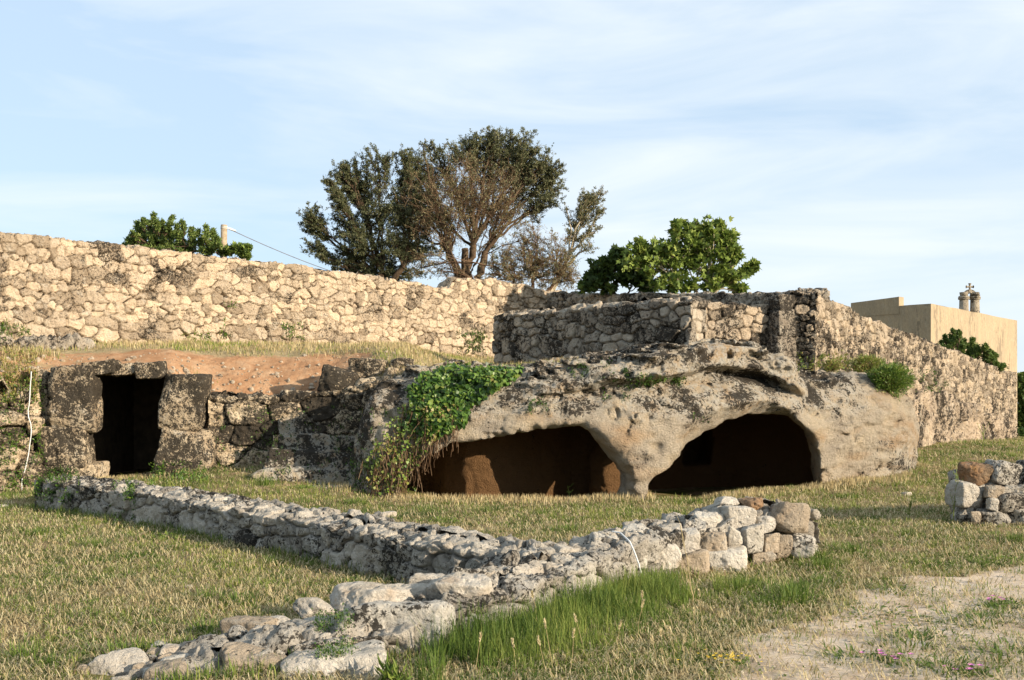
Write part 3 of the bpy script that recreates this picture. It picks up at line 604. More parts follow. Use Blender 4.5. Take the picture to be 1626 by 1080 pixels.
# --- loose boulders in the foreground
bl = [
 (141,1046,232,1100,6.25,M_boulder,.75,.4,"flat grey boulder with a groove, leftmost at the bottom edge"),
 (240,1042,300,1090,6.3,M_boulder2,.8,.2,"small grey lumpy stone right of the leftmost flat boulder"),
 (273,1023,336,1064,6.6,M_boulder,.8,.1,"knobbly pinkish stone standing above the small stones at bottom left"),
 (222,1062,300,1100,6.05,M_tan,.8,.5,"low tan stone cut by the bottom edge below the knobbly pinkish stone"),
 (296,1060,342,1092,6.2,M_tan,.8,.4,"small brown stone wedged left of the wide tan boulder"),
 (352,989,432,1033,6.95,M_tan,.7,.9,"long tan block lying on the grass left of the rounded grey stone"),
 (414,986,466,1023,7.05,M_boulder,.7,.5,"pale pinkish stone touching the right end of the long tan block"),
 (372,1020,450,1050,6.75,M_boulder2,.7,.4,"flat grey spotted slab just below the long tan block"),
 (460,950,523,995,7.35,M_boulder,.8,.2,"rounded grey stone standing alone on the wall end above the flat slabs"),
 (452,1020,505,1062,6.6,M_boulder2,.8,.3,"grey stone with black lichen spots between the tan block and the big spotted rock"),
 (336,1040,442,1095,6.2,M_tan,.7,.5,"wide tan and brown boulder at the bottom edge"),
 (432,1044,604,1105,6.15,M_boulder,.6,.8,"broad cream boulder at the bottom edge, below the big spotted rock"),
 (529,1016,566,1052,6.55,M_tan,.8,.4,"small tan upright stone tucked under the big spotted rock"),
 (556,972,712,1075,6.75,M_boulder2,.75,.55,"biggest boulder of the foreground, pale with large black lichen spots"),
 (524,940,690,990,7.35,M_boulder,.65,.6,"flat grey slab capping the wall behind the big spotted rock"),
 (646,916,706,950,7.75,M_boulder,.8,.2,"rounded grey cobble left of the cream boulder"),
 (675,924,787,985,7.35,M_boulder,.7,.35,"smooth cream boulder perched on the wall beside the rounded grey cobble"),
 (706,978,764,1030,7.05,M_boulder2,.8,.3,"pale stone under the cream boulder, above the tall grass"),
 (472,985,560,1022,7.05,M_boulder,.8,.5,"rough grey slab lying before the rounded grey stone"),
]
for i, (u0, v0, u1, v1, Y, m, dp, bx, lab) in enumerate(bl):
    px_stone("boulder", u0, v0, u1, v1, Y, m, 100 + i, dp, bx, 6 if u1 - u0 > 90 else 5, label=lab, cat="boulder", rough=.04, tint=.35 + .4 * ((i * 7) % 5) / 4)
rb = np.random.default_rng(91)
GL = [(-2.7, 6.15), (-2.3, 6.3), (-1.6, 6.7), (-.9, 7.0), (-.5, 7.4)]
for i in range(46):
    k = rb.integers(0, 4); t = rb.random(); qx = GL[k][0] * (1 - t) + GL[k + 1][0] * t; qy = GL[k][1] * (1 - t) + GL[k + 1][1] * t; off = rb.normal(0, .3)
    qx += -.5 * off * 0 + rb.normal(0, .08); qy += off; s_ = rb.uniform(.06, .17); V, T = stone_shape((s_, s_ * rb.uniform(.7, 1.1), s_ * rb.uniform(.5, .9)), 500 + i, .3, 4)
    o = mk("rubble_stone", V, T, [M_boulder, M_boulder2, M_low, M_tan][i % 4], {'tint': np.full(len(V), rb.random())}); o.location = (qx, qy, float(gz(qx, qy)) + s_ * .25 + (.12 if abs(off) < .25 and qx > -1.9 else 0)); o.rotation_euler = (0, 0, rb.uniform(0, 6))
    tag(o, "small angular rubble stone among the foreground boulders", "stone", "rubble lying among the foreground boulders")
# --- the large stones of the foreground wall, its parts
for i, (u0, v0, u1, v1, Y, m) in enumerate([
 (788,928,894,1012,7.85,M_boulder2),(858,912,918,976,8.35,M_boulder),(905,915,946,972,8.5,M_boulder2),(760,960,806,1014,7.5,M_boulder2),(735,905,800,945,8.1,M_low),
 (943,882,994,928,9.1,M_boulder),(985,838,1040,868,9.9,M_boulder2),(1036,866,1080,908,9.7,M_boulder),(1073,838,1115,905,10.0,M_boulder),(985,862,1034,905,9.5,M_boulder2),
 (1225,802,1296,854,10.7,M_tan),(1153,809,1208,845,10.6,M_boulder),(1140,789,1182,806,10.9,M_boulder2),(1180,792,1222,811,10.9,M_rust),(1115,846,1163,882,10.2,M_tan),
 (1180,834,1216,877,10.4,M_boulder2),(1158,838,1184,876,10.3,M_boulder),(1124,874,1192,914,10.1,M_boulder2),(1258,852,1297,888,10.7,M_boulder2),(1210,846,1240,880,10.55,M_tan),(1234,850,1262,888,10.65,M_tan),
 (1190,876,1232,902,10.45,M_tan),(1075,880,1128,918,9.9,M_tan),(1205,822,1232,850,10.7,M_boulder),(1100,815,1142,840,10.5,M_boulder2),(1040,836,1085,862,10.1,M_boulder),(870,880,930,915,8.9,M_boulder2),(820,895,870,925,8.5,M_low),
 (940,850,985,882,9.5,M_boulder2)]):
    px_stone("stone", u0, v0, u1, v1, Y, m, 200 + i, .85, .45 + .3 * ((i * 5) % 4) / 3, 5, parent=wG, rough=.045, tint=.3 + .5 * ((i * 7) % 5) / 4)
for i, (u0, v0, u1, v1, Y, m) in enumerate([(1534,736,1580,771,13.85,M_rust),(1574,732,1634,774,13.8,M_low),(1521,768,1573,809,13.75,M_low),(1569,772,1596,795,13.7,M_tan),(1592,772,1650,796,13.7,M_boulder),
 (1584,786,1642,815,13.65,M_low),(1526,806,1552,834,13.8,M_low),(1544,812,1560,834,13.65,M_tan),(1556,810,1612,840,13.6,M_low),(1610,812,1670,840,13.6,M_low),(1632,735,1690,775,13.8,M_low),(1569,792,1588,812,13.65,M_boulder)]):
    px_stone("stone", u0, v0, u1, v1, Y, m, 260 + i, .9, .6, 5, parent=wH, rough=.05, tint=.2 + .5 * ((i * 7) % 5) / 4)

# --- ledge and doorway at the left
stone_wall("stone_ledge", [(-6.0, 20.1, .1, 1.86), (-5.2, 20.2, .1, 1.80), (-4.3, 20.35, .1, 1.80), (-3.5, 20.2, .1, 1.9), (-2.9, 20.0, .1, 2.05), (-2.2, 19.75, .3, 2.15)], .3, M_ledge, h=.36, ar=(1.1, 2.4), depth=.09, res=.02, seed=41, topn=.12, rough=.05, backres=5, poff=.07, prof=.3,
           lab="black lichened block ledge holding up the orange earth right of the doorway", cat="ledge")
stone_wall("stone_ledge", [(-13.5, 17.9, -.2, 1.9), (-11.5, 18.5, -.2, 1.85), (-10.2, 18.95, -.2, 1.8), (-9.25, 19.5, -.2, 1.95)], .3, M_ledge, h=.42, ar=(.8, 2.0), depth=.2, res=.024, seed=42, topn=.4, rough=.09, backres=5, poff=.25,
           lab="broken rocky bank left of the dark doorway, half overgrown", cat="ledge")
stone_wall("rock_ledge", [(-15, 19.2, 2.2, 3.05), (-12.6, 20.1, 2.2, 3.0), (-10.9, 21.3, 2.3, 2.98), (-9.6, 22.6, 2.5, 2.98)], .5, M_grey, h=.7, ar=(1, 2.4), depth=.2, res=.03, seed=43, topn=.25, rough=.12, backres=5, poff=.1,
           lab="speckled flat rock ledge at the left edge under the long sunlit wall", cat="ledge")
dw = empty("stone_doorway", (-7.5, 19.6, .2), "dark square doorway framed by black lichened stone blocks at the left", "doorway")
for i, (nm, u0, v0, u1, v1, Y, bx, lb) in enumerate([("jamb", 74, 584, 149, 684, 19.3, 1, None), ("jamb", 48, 586, 80, 690, 19.55, 1, None), ("jamb", 50, 678, 136, 740, 19.3, .9, None), ("jamb", 40, 735, 148, 800, 19.25, .8, None),
   ("jamb", 248, 597, 322, 684, 19.5, 1, None), ("jamb", 246, 680, 328, 765, 19.45, .95, None), ("lintel", 128, 571, 182, 594, 19.4, .8, None), ("lintel", 172, 577, 218, 594, 19.5, 1, None), ("lintel", 210, 575, 252, 600, 19.45, 1, None)]):
    px_stone(nm, u0 + 1, v0, u1 - (6 if u1 < 160 and nm == 'jamb' else 0) + (5 if u0 < 160 and nm == 'jamb' and False else 0), v1, Y, M_ledge, 300 + i, .75 if nm == "jamb" and u1 - u0 > 60 else .95, bx, 6, rz=.03, parent=dw, rough=.03, p=22, tint=.2 + .1 * (i % 4))
# chamber behind the doorway
rr = mathr = np.random.default_rng(5)
def room(x0, x1, y0, y1, z0, z1, n=26):
    Vs, Qs, o = [], [], 0
    t = np.linspace(0, 1, n); A, B = np.meshgrid(t, t, indexing='ij')
    for (p0, du, dv) in [((x0, y0, z0), (0, y1 - y0, 0), (0, 0, z1 - z0)), ((x0, y1, z0), (x1 - x0, 0, 0), (0, 0, z1 - z0)), ((x1, y1, z0), (0, y0 - y1, 0), (0, 0, z1 - z0)), ((x0, y0, z1), (0, y1 - y0, 0), (x1 - x0, 0, 0))]:
        P = np.array(p0) + A[..., None] * np.array(du) + B[..., None] * np.array(dv)
        P = P + .06 * fbm(P[..., 0], P[..., 1], P[..., 2], 2, 3)[..., None] * (A * (1 - A) * B * (1 - B) * 16)[..., None]
        Vs.append(P.reshape(-1, 3)); Qs.append(grid_faces(n, n) + o); o += n * n
    return np.concatenate(Vs), np.concatenate(Qs)
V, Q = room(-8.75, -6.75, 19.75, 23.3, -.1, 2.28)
M_dark = simple_mat("dark_stone", (.06, .045, .03), (.12, .09, .06))  # dark brown stone of the chamber walls
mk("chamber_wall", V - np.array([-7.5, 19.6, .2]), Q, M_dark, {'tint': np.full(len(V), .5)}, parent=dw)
for i, (u0, v0, u1, v1, Y, ry, lb) in enumerate([(506, 586, 563, 628, 20.0, .25, "tilted lichened block lying on the orange earth above the ledge"), (556, 570, 608, 602, 20.3, .05, "upper of the two stacked lichened blocks above the steps"), (561, 600, 614, 644, 20.0, -.1, "lower of the two stacked lichened blocks above the steps"),
     (608, 583, 662, 626, 20.0, .05, "dark lichened block right of the stacked pair, beside the ivy"), (640, 588, 688, 620, 20.1, 0, "grey lichened block half hidden by the left edge of the ivy"), (620, 570, 652, 586, 20.4, 0, "small pale stone on top of the dark block beside the ivy")]):
    px_stone("stone_block", u0, v0, u1, v1, Y, M_ledge, 330 + i, .8, .95, 5, ry=ry, label=lb, cat="stone block", p=14, tint=.3 + .1 * (i % 3))
# corner stones of the two upper walls
for i, (u0, v0, u1, v1, Y) in enumerate([(1228, 468, 1262, 492, 22.6), (1227, 492, 1263, 532, 22.58), (1226, 532, 1264, 570, 22.55), (1226, 568, 1266, 588, 22.5)]):
    px_stone("corner_stone", u0, v0, u1, v1, Y, M_grey, 350 + i, .75, 1, 5, rz=.55, parent=wE, p=16, tint=.2)

# ------------------------------------------------------------------ chapel
M_plaster = stone_mat("aged_plaster", (.40, .31, .20), (.33, .265, .18), lich=.34, dark=(.22,.175,.12), lsc=2.5, tintvar=0, white=.12, bump=.45, pits=.15, streak=True)
ch = empty("chapel", (20, 46, 0), "flat roofed plastered chapel with a parapet, behind the falling right wall", "chapel")
ca = math.radians(45)
def prism(pts, z0, z1, n=14):
    """closed prism with slightly wavy subdivided walls"""
    mb = MB(); m = len(pts)
    for i in range(m):
        a, b = np.array(pts[i]), np.array(pts[(i + 1) % m]); k = max(2, int(np.hypot(*(b - a)) / .35)); kz = max(2, int((np.max(z1) - z0) / .35))
        za = z1[i] if np.ndim(z1) else z1; zb = z1[(i + 1) % m] if np.ndim(z1) else z1
        t = np.linspace(0, 1, k)[:, None]; w = np.linspace(0, 1, kz)[None]
        Z = z0 + (za + (zb - za) * t - z0) * w; XX = a[0] + (b[0] - a[0]) * t + 0 * w; YY = a[1] + (b[1] - a[1]) * t + 0 * w
        d = np.array([b[1] - a[1], a[0] - b[0]]); d = d / np.linalg.norm(d); nn = .025 * fbm(XX, YY, Z, .8, 3) * np.sin(t * math.pi) ** .3
        mb.add(np.stack([XX + d[0] * nn, YY + d[1] * nn, Z + .03 * fbm(XX, YY, Z * 0, .7, 3) * w], -1).reshape(-1, 3), grid_faces(k, kz)[:, ::1])
    mb.add(np.array([[*p, (z1[i] if np.ndim(z1) else z1) - .01] for i, p in enumerate(pts)]), np.arange(m)[None])
    return mb
c0 = np.array([17.46, 42.0]); e1 = np.array([.7071, .7071]); e2 = np.array([-.7071, .7071])
def loc(a, b): p = c0 + e1 * a + e2 * b; return (p[0], p[1])
O3 = np.array([20, 46, 0.])
mb = prism([loc(0, 0), loc(10.2, 0), loc(10.2, 3.5), loc(0, 3.5)], -.2, [5.85, 5.72, 5.8, 5.85]); mb.V = [v - O3 for v in mb.V]; mb.build("wall", M_plaster, ch, False)
mb = prism([loc(-.02, 1.35), loc(.45, 1.35), loc(.45, 3.52), loc(-.02, 3.52)], 5.5, [6.24, 6.24, 6.12, 6.12]); mb.V = [v - O3 for v in mb.V]; mb.build("parapet", M_plaster, ch, False)
mb = prism([loc(-.06, 3.4), loc(9, 3.4), loc(9, 7), loc(-.06, 7)], -.2, 5.72); mb.V = [v - O3 for v in mb.V]; mb.build("annex", M_plaster, ch, False)
mb = prism([loc(10.25, .3), loc(10.5, .3), loc(10.5, .6), loc(10.25, .6)], -.2, 4.95); mb.V = [v - O3 for v in mb.V]
mb.build("buttress", M_plaster, ch, False)
# bell gable on the roof
M_gable = stone_mat("gable_stone", (.42, .36, .27), (.32, .27, .20), lich=.4, lsc=6, tintvar=.2, white=.4)
mb = MB(); gY = 47.0
def cyl(cx, cy, z0, z1, r0, r1, k=14): mb.tube(np.array([[cx, cy, z0], [cx, cy, z0 + .01], [cx, cy, z1 - .01], [cx, cy, z1]]), [0.01, r0, r1, .01], k)
for uu in (1530.5, 1548.0):
    x = (uu - U0) / F * gY
    zb = 5.6
    def zz(v): return CZ + (V0 - v) / F * gY
    cyl(x, gY, zb, zz(476), .225, .20); cyl(x, gY, zz(476), zz(474), .25, .26); cyl(x, gY, zz(474), zz(470), .26, .23)
    cyl(x, gY, zz(470), zz(464), .17 if uu < 1540 else .23, .2 if uu < 1540 else .19)
th = np.linspace(0, math.pi, 16); xc = (1540 - U0) / F * gY
P = np.stack([xc + .27 * np.cos(th) * -1, np.full(16, gY), zz(473) + .30 * np.sin(th)], -1); mb.tube(P, .10, 8)
mb.tube(np.array([[xc, gY, zz(466)], [xc, gY, zz(460)]]), [.14, .08], 8)
mb.V = [v - O3 for v in mb.V]; gab = mb.build("bell_gable", M_gable, ch)
mb = MB(); mb.tube([[xc, gY, zz(462)], [xc, gY, zz(451)]], .045, 6); mb.tube([[xc - .13, gY, zz(455.5)], [xc + .13, gY, zz(455.5)]], .045, 6); mb.tube([[xc, gY, zz(453)], [xc, gY, zz(450)]], [.04, .075], 6)
mb.tube([[xc - .17, gY, zz(455.5)], [xc - .11, gY, zz(455.5)]], [.075, .04], 6); mb.tube([[xc + .11, gY, zz(455.5)], [xc + .17, gY, zz(455.5)]], [.04, .075], 6)
mb.V = [v - O3 for v in mb.V]; mb.build("cross", M_gable, gab)

# ------------------------------------------------------------------ post and wire
M_wood = simple_mat("weathered_wood", (.25, .19, .12), (.40, .32, .22), 12)
M_wire = simple_mat("grey_wire", (.12, .12, .12), (.2, .2, .2)); M_white = simple_mat("white_plastic", (.55, .55, .52), (.7, .7, .68))
pp = PX(354, 357, 27.0); po = empty("utility_post", (pp[0], 27, 3.9), "wooden post rising behind the long wall with a wire running off to the right", "post")
mb = MB(); mb.tube([[0, 0, 0], [.01, 0, 1], [.03, 0, pp[2] - 3.9 - .005], [.03, 0, pp[2] - 3.9]], [.095, .09, .085, .01], 12); mb.build("pole", M_wood, po)
mb = MB()
for dz in (.06, .10): mb.tube([[.03 + .09 * math.cos(a), .09 * math.sin(a), pp[2] - 3.9 - dz] for a in np.linspace(0, 6.3, 17)], .008, 5)
mb.build("band", M_white, po)
mb = MB(); a = np.array([.1, 0, pp[2] - 3.98]); b = np.array(PX(640, 463, 35)) - [pp[0], 27, 3.9]; t = np.linspace(0, 1, 24)[:, None]
c = a * (1 - t) + b * t; c[:, 2] -= .35 * (t[:, 0] * (1 - t[:, 0])) * 4 * .5; mb.tube(c, .011, 4); mb.build("wire", M_wire, po)
mb = MB(); mb.tube([a + [0, 0, 0], a + [.1, .05, -.03], a + [.22, .1, -.07]], [.02, .035, .02], 8); mb.build("insulator", M_white, po)
# ------------------------------------------------------------------ vegetation helpers
bpy.context.view_layer.update(); DG = bpy.context.evaluated_depsgraph_get()
def cast(u, v):
    d = Vector(((u - U0) / F, 1, (V0 - v) / F)).normalized(); ok, p, n, i, ob, _ = scene.ray_cast(DG, Vector((0, 0, CZ)), d)
    return (np.array(p), np.array(n), ob.name) if ok else None
LEAF = {  # outline (across, along, up), triangles
 'lance': (np.array([[0, 0, 0], [-.5, .45, .12], [0, 1, 0], [.5, .45, .12]]), np.array([[0, 1, 2], [0, 2, 3]])),
 'ivy': (np.array([[0, 0, 0], [-.45, -.1, .05], [-.55, .35, .08], [0, 1, -.05], [.55, .35, .08], [.45, -.1, .05]]), np.array([[0, 1, 2], [0, 2, 3], [0, 3, 4], [0, 4, 5]])),
 'fig': (np.array([[0, 0, 0], [-.4, .1, .06], [-.52, .55, .1], [-.22, .5, .03], [0, 1, -.12], [.22, .5, .03], [.52, .55, .1], [.4, .1, .06]]), np.array([[0, 1, 3], [1, 2, 3], [0, 3, 4], [0, 4, 5], [0, 5, 7], [5, 6, 7]])),
}
def unit(a): return a / (np.linalg.norm(a, axis=-1, keepdims=True) + 1e-9)
def leaves(mb, P, along, nrm, size, width, kind, tint, rng):
    TV, TT = LEAF[kind]; n = len(P); along = unit(along); C = unit(nrm - (nrm * along).sum(-1, keepdims=True) * along); A = np.cross(along, C)
    size = np.broadcast_to(size, n)[:, None, None]
    V = P[:, None] + size * (TV[None, :, 0:1] * width * A[:, None] + TV[None, :, 1:2] * along[:, None] + TV[None, :, 2:3] * C[:, None])
    T = TT[None] + (np.arange(n) * len(TV))[:, None, None]
    mb.add(V.reshape(-1, 3), T=T.reshape(-1, 3), a=np.repeat(np.broadcast_to(tint, n), len(TV)))
def blades(mb, P, h, w, lean, az, tint, bend=1.0):
    n = len(P); d = np.stack([np.cos(az), np.sin(az), np.zeros(n)], -1); s = np.stack([-np.sin(az), np.cos(az), np.zeros(n)], -1)
    # turn the flat side to a random direction around the stem
    h = np.broadcast_to(h, n)[:, None]; w = np.broadcast_to(w, n)[:, None]; lean = np.broadcast_to(lean, n)[:, None]; up = np.array([[0, 0, 1.]])
    m = P + h * .5 * (up * np.cos(lean * .5) + d * np.sin(lean * .5)); t = m + h * .5 * (up * np.cos(lean * 1.3) + d * np.sin(lean * 1.3)) * bend
    V = np.stack([P - s * w / 2, P + s * w / 2, m + s * w * .4, m - s * w * .4, t], 1)
    k = np.arange(n)[:, None] * 5
    mb.add(V.reshape(-1, 3), Q=(k + [[0, 1, 2, 3]]), T=(k + [[3, 2, 4]]), a=np.repeat(np.broadcast_to(tint, n), 5))
def rdir(rng, n): return unit(rng.normal(size=(n, 3)))

M_olive = leaf_mat("olive_leaves", [(.06, .07, .03), (.115, .125, .055), (.19, .19, .10), (.25, .18, .09)], .2)
M_fig = leaf_mat("fig_leaves", [(.035, .06, .015), (.09, .14, .03), (.20, .27, .05), (.32, .36, .09)], .35)
M_bush = leaf_mat("bush_leaves", [(.045, .085, .02), (.11, .17, .04), (.24, .28, .07)], .3)
M_ivy = leaf_mat("ivy_leaves", [(.015, .035, .008), (.035, .08, .012), (.08, .16, .02), (.19, .25, .045), (.30, .22, .08)], .25, .45, .4)
M_bark = simple_mat("bark", (.05, .034, .022), (.13, .088, .055), 14)
M_twig = leaf_mat("dead_twigs", [(.07, .04, .022), (.15, .09, .052), (.27, .19, .12)], .05, .9, .1)
M_pale = simple_mat("pale_bark", (.30, .25, .17), (.42, .36, .26), 14)

def wiggle(a, b, rng, amp, n=9, sag=0):
    a, b = np.array(a, float), np.array(b, float); t = np.linspace(0, 1, n)[:, None]; L_ = np.linalg.norm(b - a)
    o = np.cumsum(rng.normal(size=(n, 3)), 0); o -= o[0] * (1 - t) + o[-1] * t
    P = a * (1 - t) + b * t + o * amp * L_ / 3; P[:, 2] += sag * L_ * np.sin(t[:, 0] * math.pi); return P
def tree(name, label, base, forks, clusters, leafmat, barkmat, Y, seed, kind='lance', lsize=.075, lwidth=.38, per=1.0, trunk_r=.16, twig_r=.010, cat="tree", bare=0.0, depth=.8, sprig=19, tintbase=.35, group=None, up=.25, twigmat=None, tiplen=.6):
    """clusters: (u, v, radius in photo px, depth offset m, density); every cluster is reached by a limb from the nearest fork"""
    rng = np.random.default_rng(seed); b = np.array(base, float)
    root = empty(name, tuple(b), label, cat, group); tb = MB(); lb = MB(); wb = MB()
    fk = [np.array(PX(u, v, Y + dy)) for u, v, dy in forks]
    for f in fk: 
        P = wiggle(b + rng.normal(0, .12, 3) * [1, 1, 0], f, rng, .07, 10); tb.tube(P - b, np.linspace(trunk_r, trunk_r * .6, 10), 8)
    for (u, v, r, dy, den) in clusters:
        c = np.array(PX(u, v, Y + dy)); Rr = r * 1.2 / F * Y
        f = fk[int(np.argmin([np.linalg.norm(c - q) + (1.5 if c[2] < q[2] else 0) for q in fk]))]
        P = wiggle(f, c, rng, .09, 9, .05); tb.tube(P - b, np.linspace(trunk_r * .34, twig_r * 2, 9), 6)
        ns = int(sprig * den * (1 + (r / 30) ** 2))
        d = rdir(rng, ns); d[:, 2] = d[:, 2] * .9 + up * .6; tips = c + d * Rr * rng.uniform(.45, 1.12, (ns, 1)) * [1, depth, 1]
        starts = P[rng.integers(4, 9, ns)]
        for s_, t_ in zip(starts, tips):
            Q = wiggle(s_, t_, rng, .12, 6, .04); wb.tube(Q - b, np.linspace(twig_r * 1.3, twig_r * .45, 6), 3, a=rng.random())
            L_ = np.linalg.norm(t_ - s_)
            # short side shoots carry the leaves
            nsh = int(5 + 5 * L_)
            for q in range(nsh):
                k = rng.uniform(.35, 1); i = min(4, int(k * 5)); p0 = Q[i] * (1 - (k * 5 - i)) + Q[min(5, i + 1)] * (k * 5 - i)
                dd = unit((t_ - s_) / (L_ + .01) * .5 + rng.normal(size=3) + [0, 0, up]); l2 = rng.uniform(.15, .5) * Rr * tiplen
                p1 = p0 + dd * l2
                if rng.random() < (.35 if kind == 'lance' else .15) or bare > .5: wb.tube(np.array([p0, (p0 + p1) / 2 + rng.normal(0, .02, 3), p1]) - b, [twig_r * .6, twig_r * .45, twig_r * .3], 3, a=rng.random())
                if rng.random() < bare: continue
                nl = max(2, int(rng.integers(12, 26) * per * den)); tt = rng.uniform(0, 1.08, (nl, 1)); pp_ = p0 * (1 - tt) + p1 * tt + rng.normal(0, .02, (nl, 3))
                al = unit(dd + rng.normal(0, .7, (nl, 3))); nr = unit(rng.normal(size=(nl, 3)) + [0.1, -.2, .8])
                leaves(lb, pp_ - b, al, nr, lsize * rng.uniform(.7, 1.25, nl), lwidth, kind, np.clip(tintbase + rng.normal(0, .18) * .7 + rng.normal(0, .16, nl), 0, 1), rng)
    tb.build("trunk", barkmat, root)
    if wb.n: wb.build("twigs", twigmat or barkmat, root)
    if lb.n: lb.build("crown", leafmat, root)
    return root
def shoots(tops, base, rr, seed):
    r_ = np.random.default_rng(seed); out = []
    for u, v in tops:
        k = max(2, int((base - v) / 9))
        for q in range(k):
            t = q / (k - 1); out.append((u + r_.normal(0, 2.5), base - 6 + (v + 5 - base + 6) * t, rr * (1.45 - .95 * t), r_.normal(0, .25), 1))
    return out
OY = 37.0
tree("olive_tree", "dark dense olive tree, leftmost of the trees behind the long wall", PX(606, 470, OY), [(606, 430, 0), (590, 440, .3), (640, 425, -.3)],
     [(560,278,30,.3,1.1),(600,258,26,0,1),(538,318,24,-.3,1),(578,310,30,.6,1),(500,345,22,0,1),(488,362,15,.2,1),(548,362,30,.3,1),(604,340,38,0,1),(625,395,34,-.4,1),(497,392,16,.1,.9),(508,408,11,0,.8),(560,408,30,.3,1),(600,425,34,.2,1),(636,300,28,.4,.8),(650,352,30,0,.9),(538,272,14,0,.8),(545,425,24,.4,1),(575,385,30,-.3,1),(640,330,24,.5,1),(650,400,26,.4,1),(580,440,26,.5,1),(625,445,22,.4,1),(655,435,18,.3,.8),(560,300,20,.5,1),(520,290,12,0,.8),(655,272,22,.3,1),(662,315,24,.3,1),(646,250,16,.2,.9),(672,345,22,.3,.9),(668,400,22,.3,.9)], M_olive, M_bark, OY, 1, per=.95, tintbase=.3)
tree("olive_tree", "tall olive tree with several brown trunks, middle and highest of the trees", PX(745, 475, OY + .5), [(712, 400, -.3), (738, 395, 0), (752, 390, .3), (770, 400, .2)],
     [(700,262,26,.3,.7),(735,245,30,0,1),(762,232,26,.3,1),(790,222,22,0,1),(815,228,22,.3,1),(838,235,22,0,1),(860,258,24,0,1),(878,290,24,.2,1),(868,318,24,0,1),(845,280,30,.4,1),(800,265,36,.5,1),(770,285,34,.6,.8),(725,300,32,.6,.7),(680,300,28,.4,.8),(690,340,28,.5,.7),(660,250,16,.3,.5),(672,235,10,0,.5),(850,335,22,.3,.7),(820,310,30,.5,.8),(885,268,12,0,.8),(780,215,14,0,.7),(672,280,26,.6,.9),(665,330,26,.6,.9),(668,375,24,.6,.8),(700,350,26,.8,.8),(745,330,34,1.0,.8),(790,340,30,.9,.8),(690,240,16,.2,.7),(830,270,26,.2,1),(775,400,20,.8,.5),(700,400,20,.8,.6)], M_olive, M_bark, OY + .5, 2, per=.9, tintbase=.42, trunk_r=.2)
tree("dead_tree", "bare reddish brown dead thicket tree in front of the middle olive", PX(724, 470, OY - 1.2), [(716, 400, 0), (740, 405, 0), (760, 410, .2)],
     [(690,330,44,0,1),(730,300,44,0,1.1),(770,310,50,0,1.1),(730,350,50,0,1.1),(790,350,44,0,1),(680,290,30,0,.8),(740,262,30,0,.8),(800,290,34,0,.8),(820,330,30,0,.8),(660,360,26,0,.7),(700,380,30,0,.8),(835,380,26,0,.7)], M_olive, M_bark, OY - 1.2, 3, per=.5, bare=.68, twig_r=.007, sprig=12, tintbase=.75, twigmat=M_twig, trunk_r=.06, tiplen=.9)
tree("dead_shrub", "brown brushwood thicket behind the wall, right of the olive trunks", PX(850, 480, OY - 1.5), [(845, 445, 0), (880, 450, 0), (815, 445, 0)],
     [(800,420,26,0,1),(830,400,30,0,1),(860,415,32,0,1),(890,430,28,0,1),(820,440,30,0,1.2),(860,440,32,0,1.2),(905,445,24,0,1),(780,435,20,0,1),(850,375,24,0,.8),(700,430,22,0,.7),(670,425,24,0,.8),(885,395,22,0,.7)], M_olive, M_twig, OY - 1.5, 4, per=.6, bare=.6, twig_r=.009, sprig=20, tintbase=.85, twigmat=M_twig, trunk_r=.08, tiplen=.9, cat="shrub")
tree("olive_tree", "slim sparse olive leaning right, rightmost of the olive trees", PX(868, 480, OY), [(905, 402, 0), (912, 410, .2)],
     [(928,322,20,0,.9),(944,312,16,0,.9),(935,345,20,0,.8),(918,352,16,.2,.7),(912,378,18,0,.7),(942,368,14,0,.6),(930,395,18,0,.5),(895,420,22,0,.6),(955,335,8,0,.5),(900,330,8,0,.3)], M_olive, M_pale, OY, 5, per=.8, tintbase=.6, trunk_r=.1)
FY = 30.5
tree("fig_tree", "bright green broad leaved fig tree behind the shaded back wall", PX(1110, 500, FY), [(1105, 455, 0), (1125, 452, 0), (1080, 460, 0), (1140, 460, 0)],
     [(1072,372,18,0,1),(1098,362,18,0,1),(1120,368,20,0,1),(1148,365,15,0,1),(1162,385,18,0,1),(1165,408,15,0,1),(1130,395,26,0,1),(1092,395,26,0,1),(1062,395,18,0,1),(1145,430,24,0,1),(1110,425,28,0,1),(1070,425,26,0,1),(1030,395,14,0,1),(1008,392,11,0,1),(1035,415,20,0,1),(1000,415,18,0,1),(1168,448,18,0,1),(1130,455,24,0,1),(1085,455,24,0,1),(1050,445,24,0,1),(1188,428,9,0,1),(1200,424,7,0,1),(1180,462,9,0,1)],
     M_fig, M_pale, FY, 6, kind='fig', lsize=.17, lwidth=.95, per=.17, tintbase=.6, trunk_r=.06, twig_r=.012, sprig=9, tiplen=.8)
tree("fig_tree", "dark low fig shrub left of the bright fig tree, above the shaded wall", PX(975, 500, FY + 1.5), [(975, 465, 0), (1000, 462, 0)],
     [(955,430,16,0,1),(975,415,16,0,1),(990,440,20,0,1),(960,452,20,0,1),(938,450,14,0,1),(1012,440,20,0,1),(1030,452,18,0,1),(985,405,10,0,.8),(925,458,8,0,.8)],
     M_fig, M_bark, FY + 1.5, 7, kind='fig', lsize=.17, lwidth=.95, per=.26, tintbase=.15, trunk_r=.05, twig_r=.012, sprig=11, tiplen=.8)
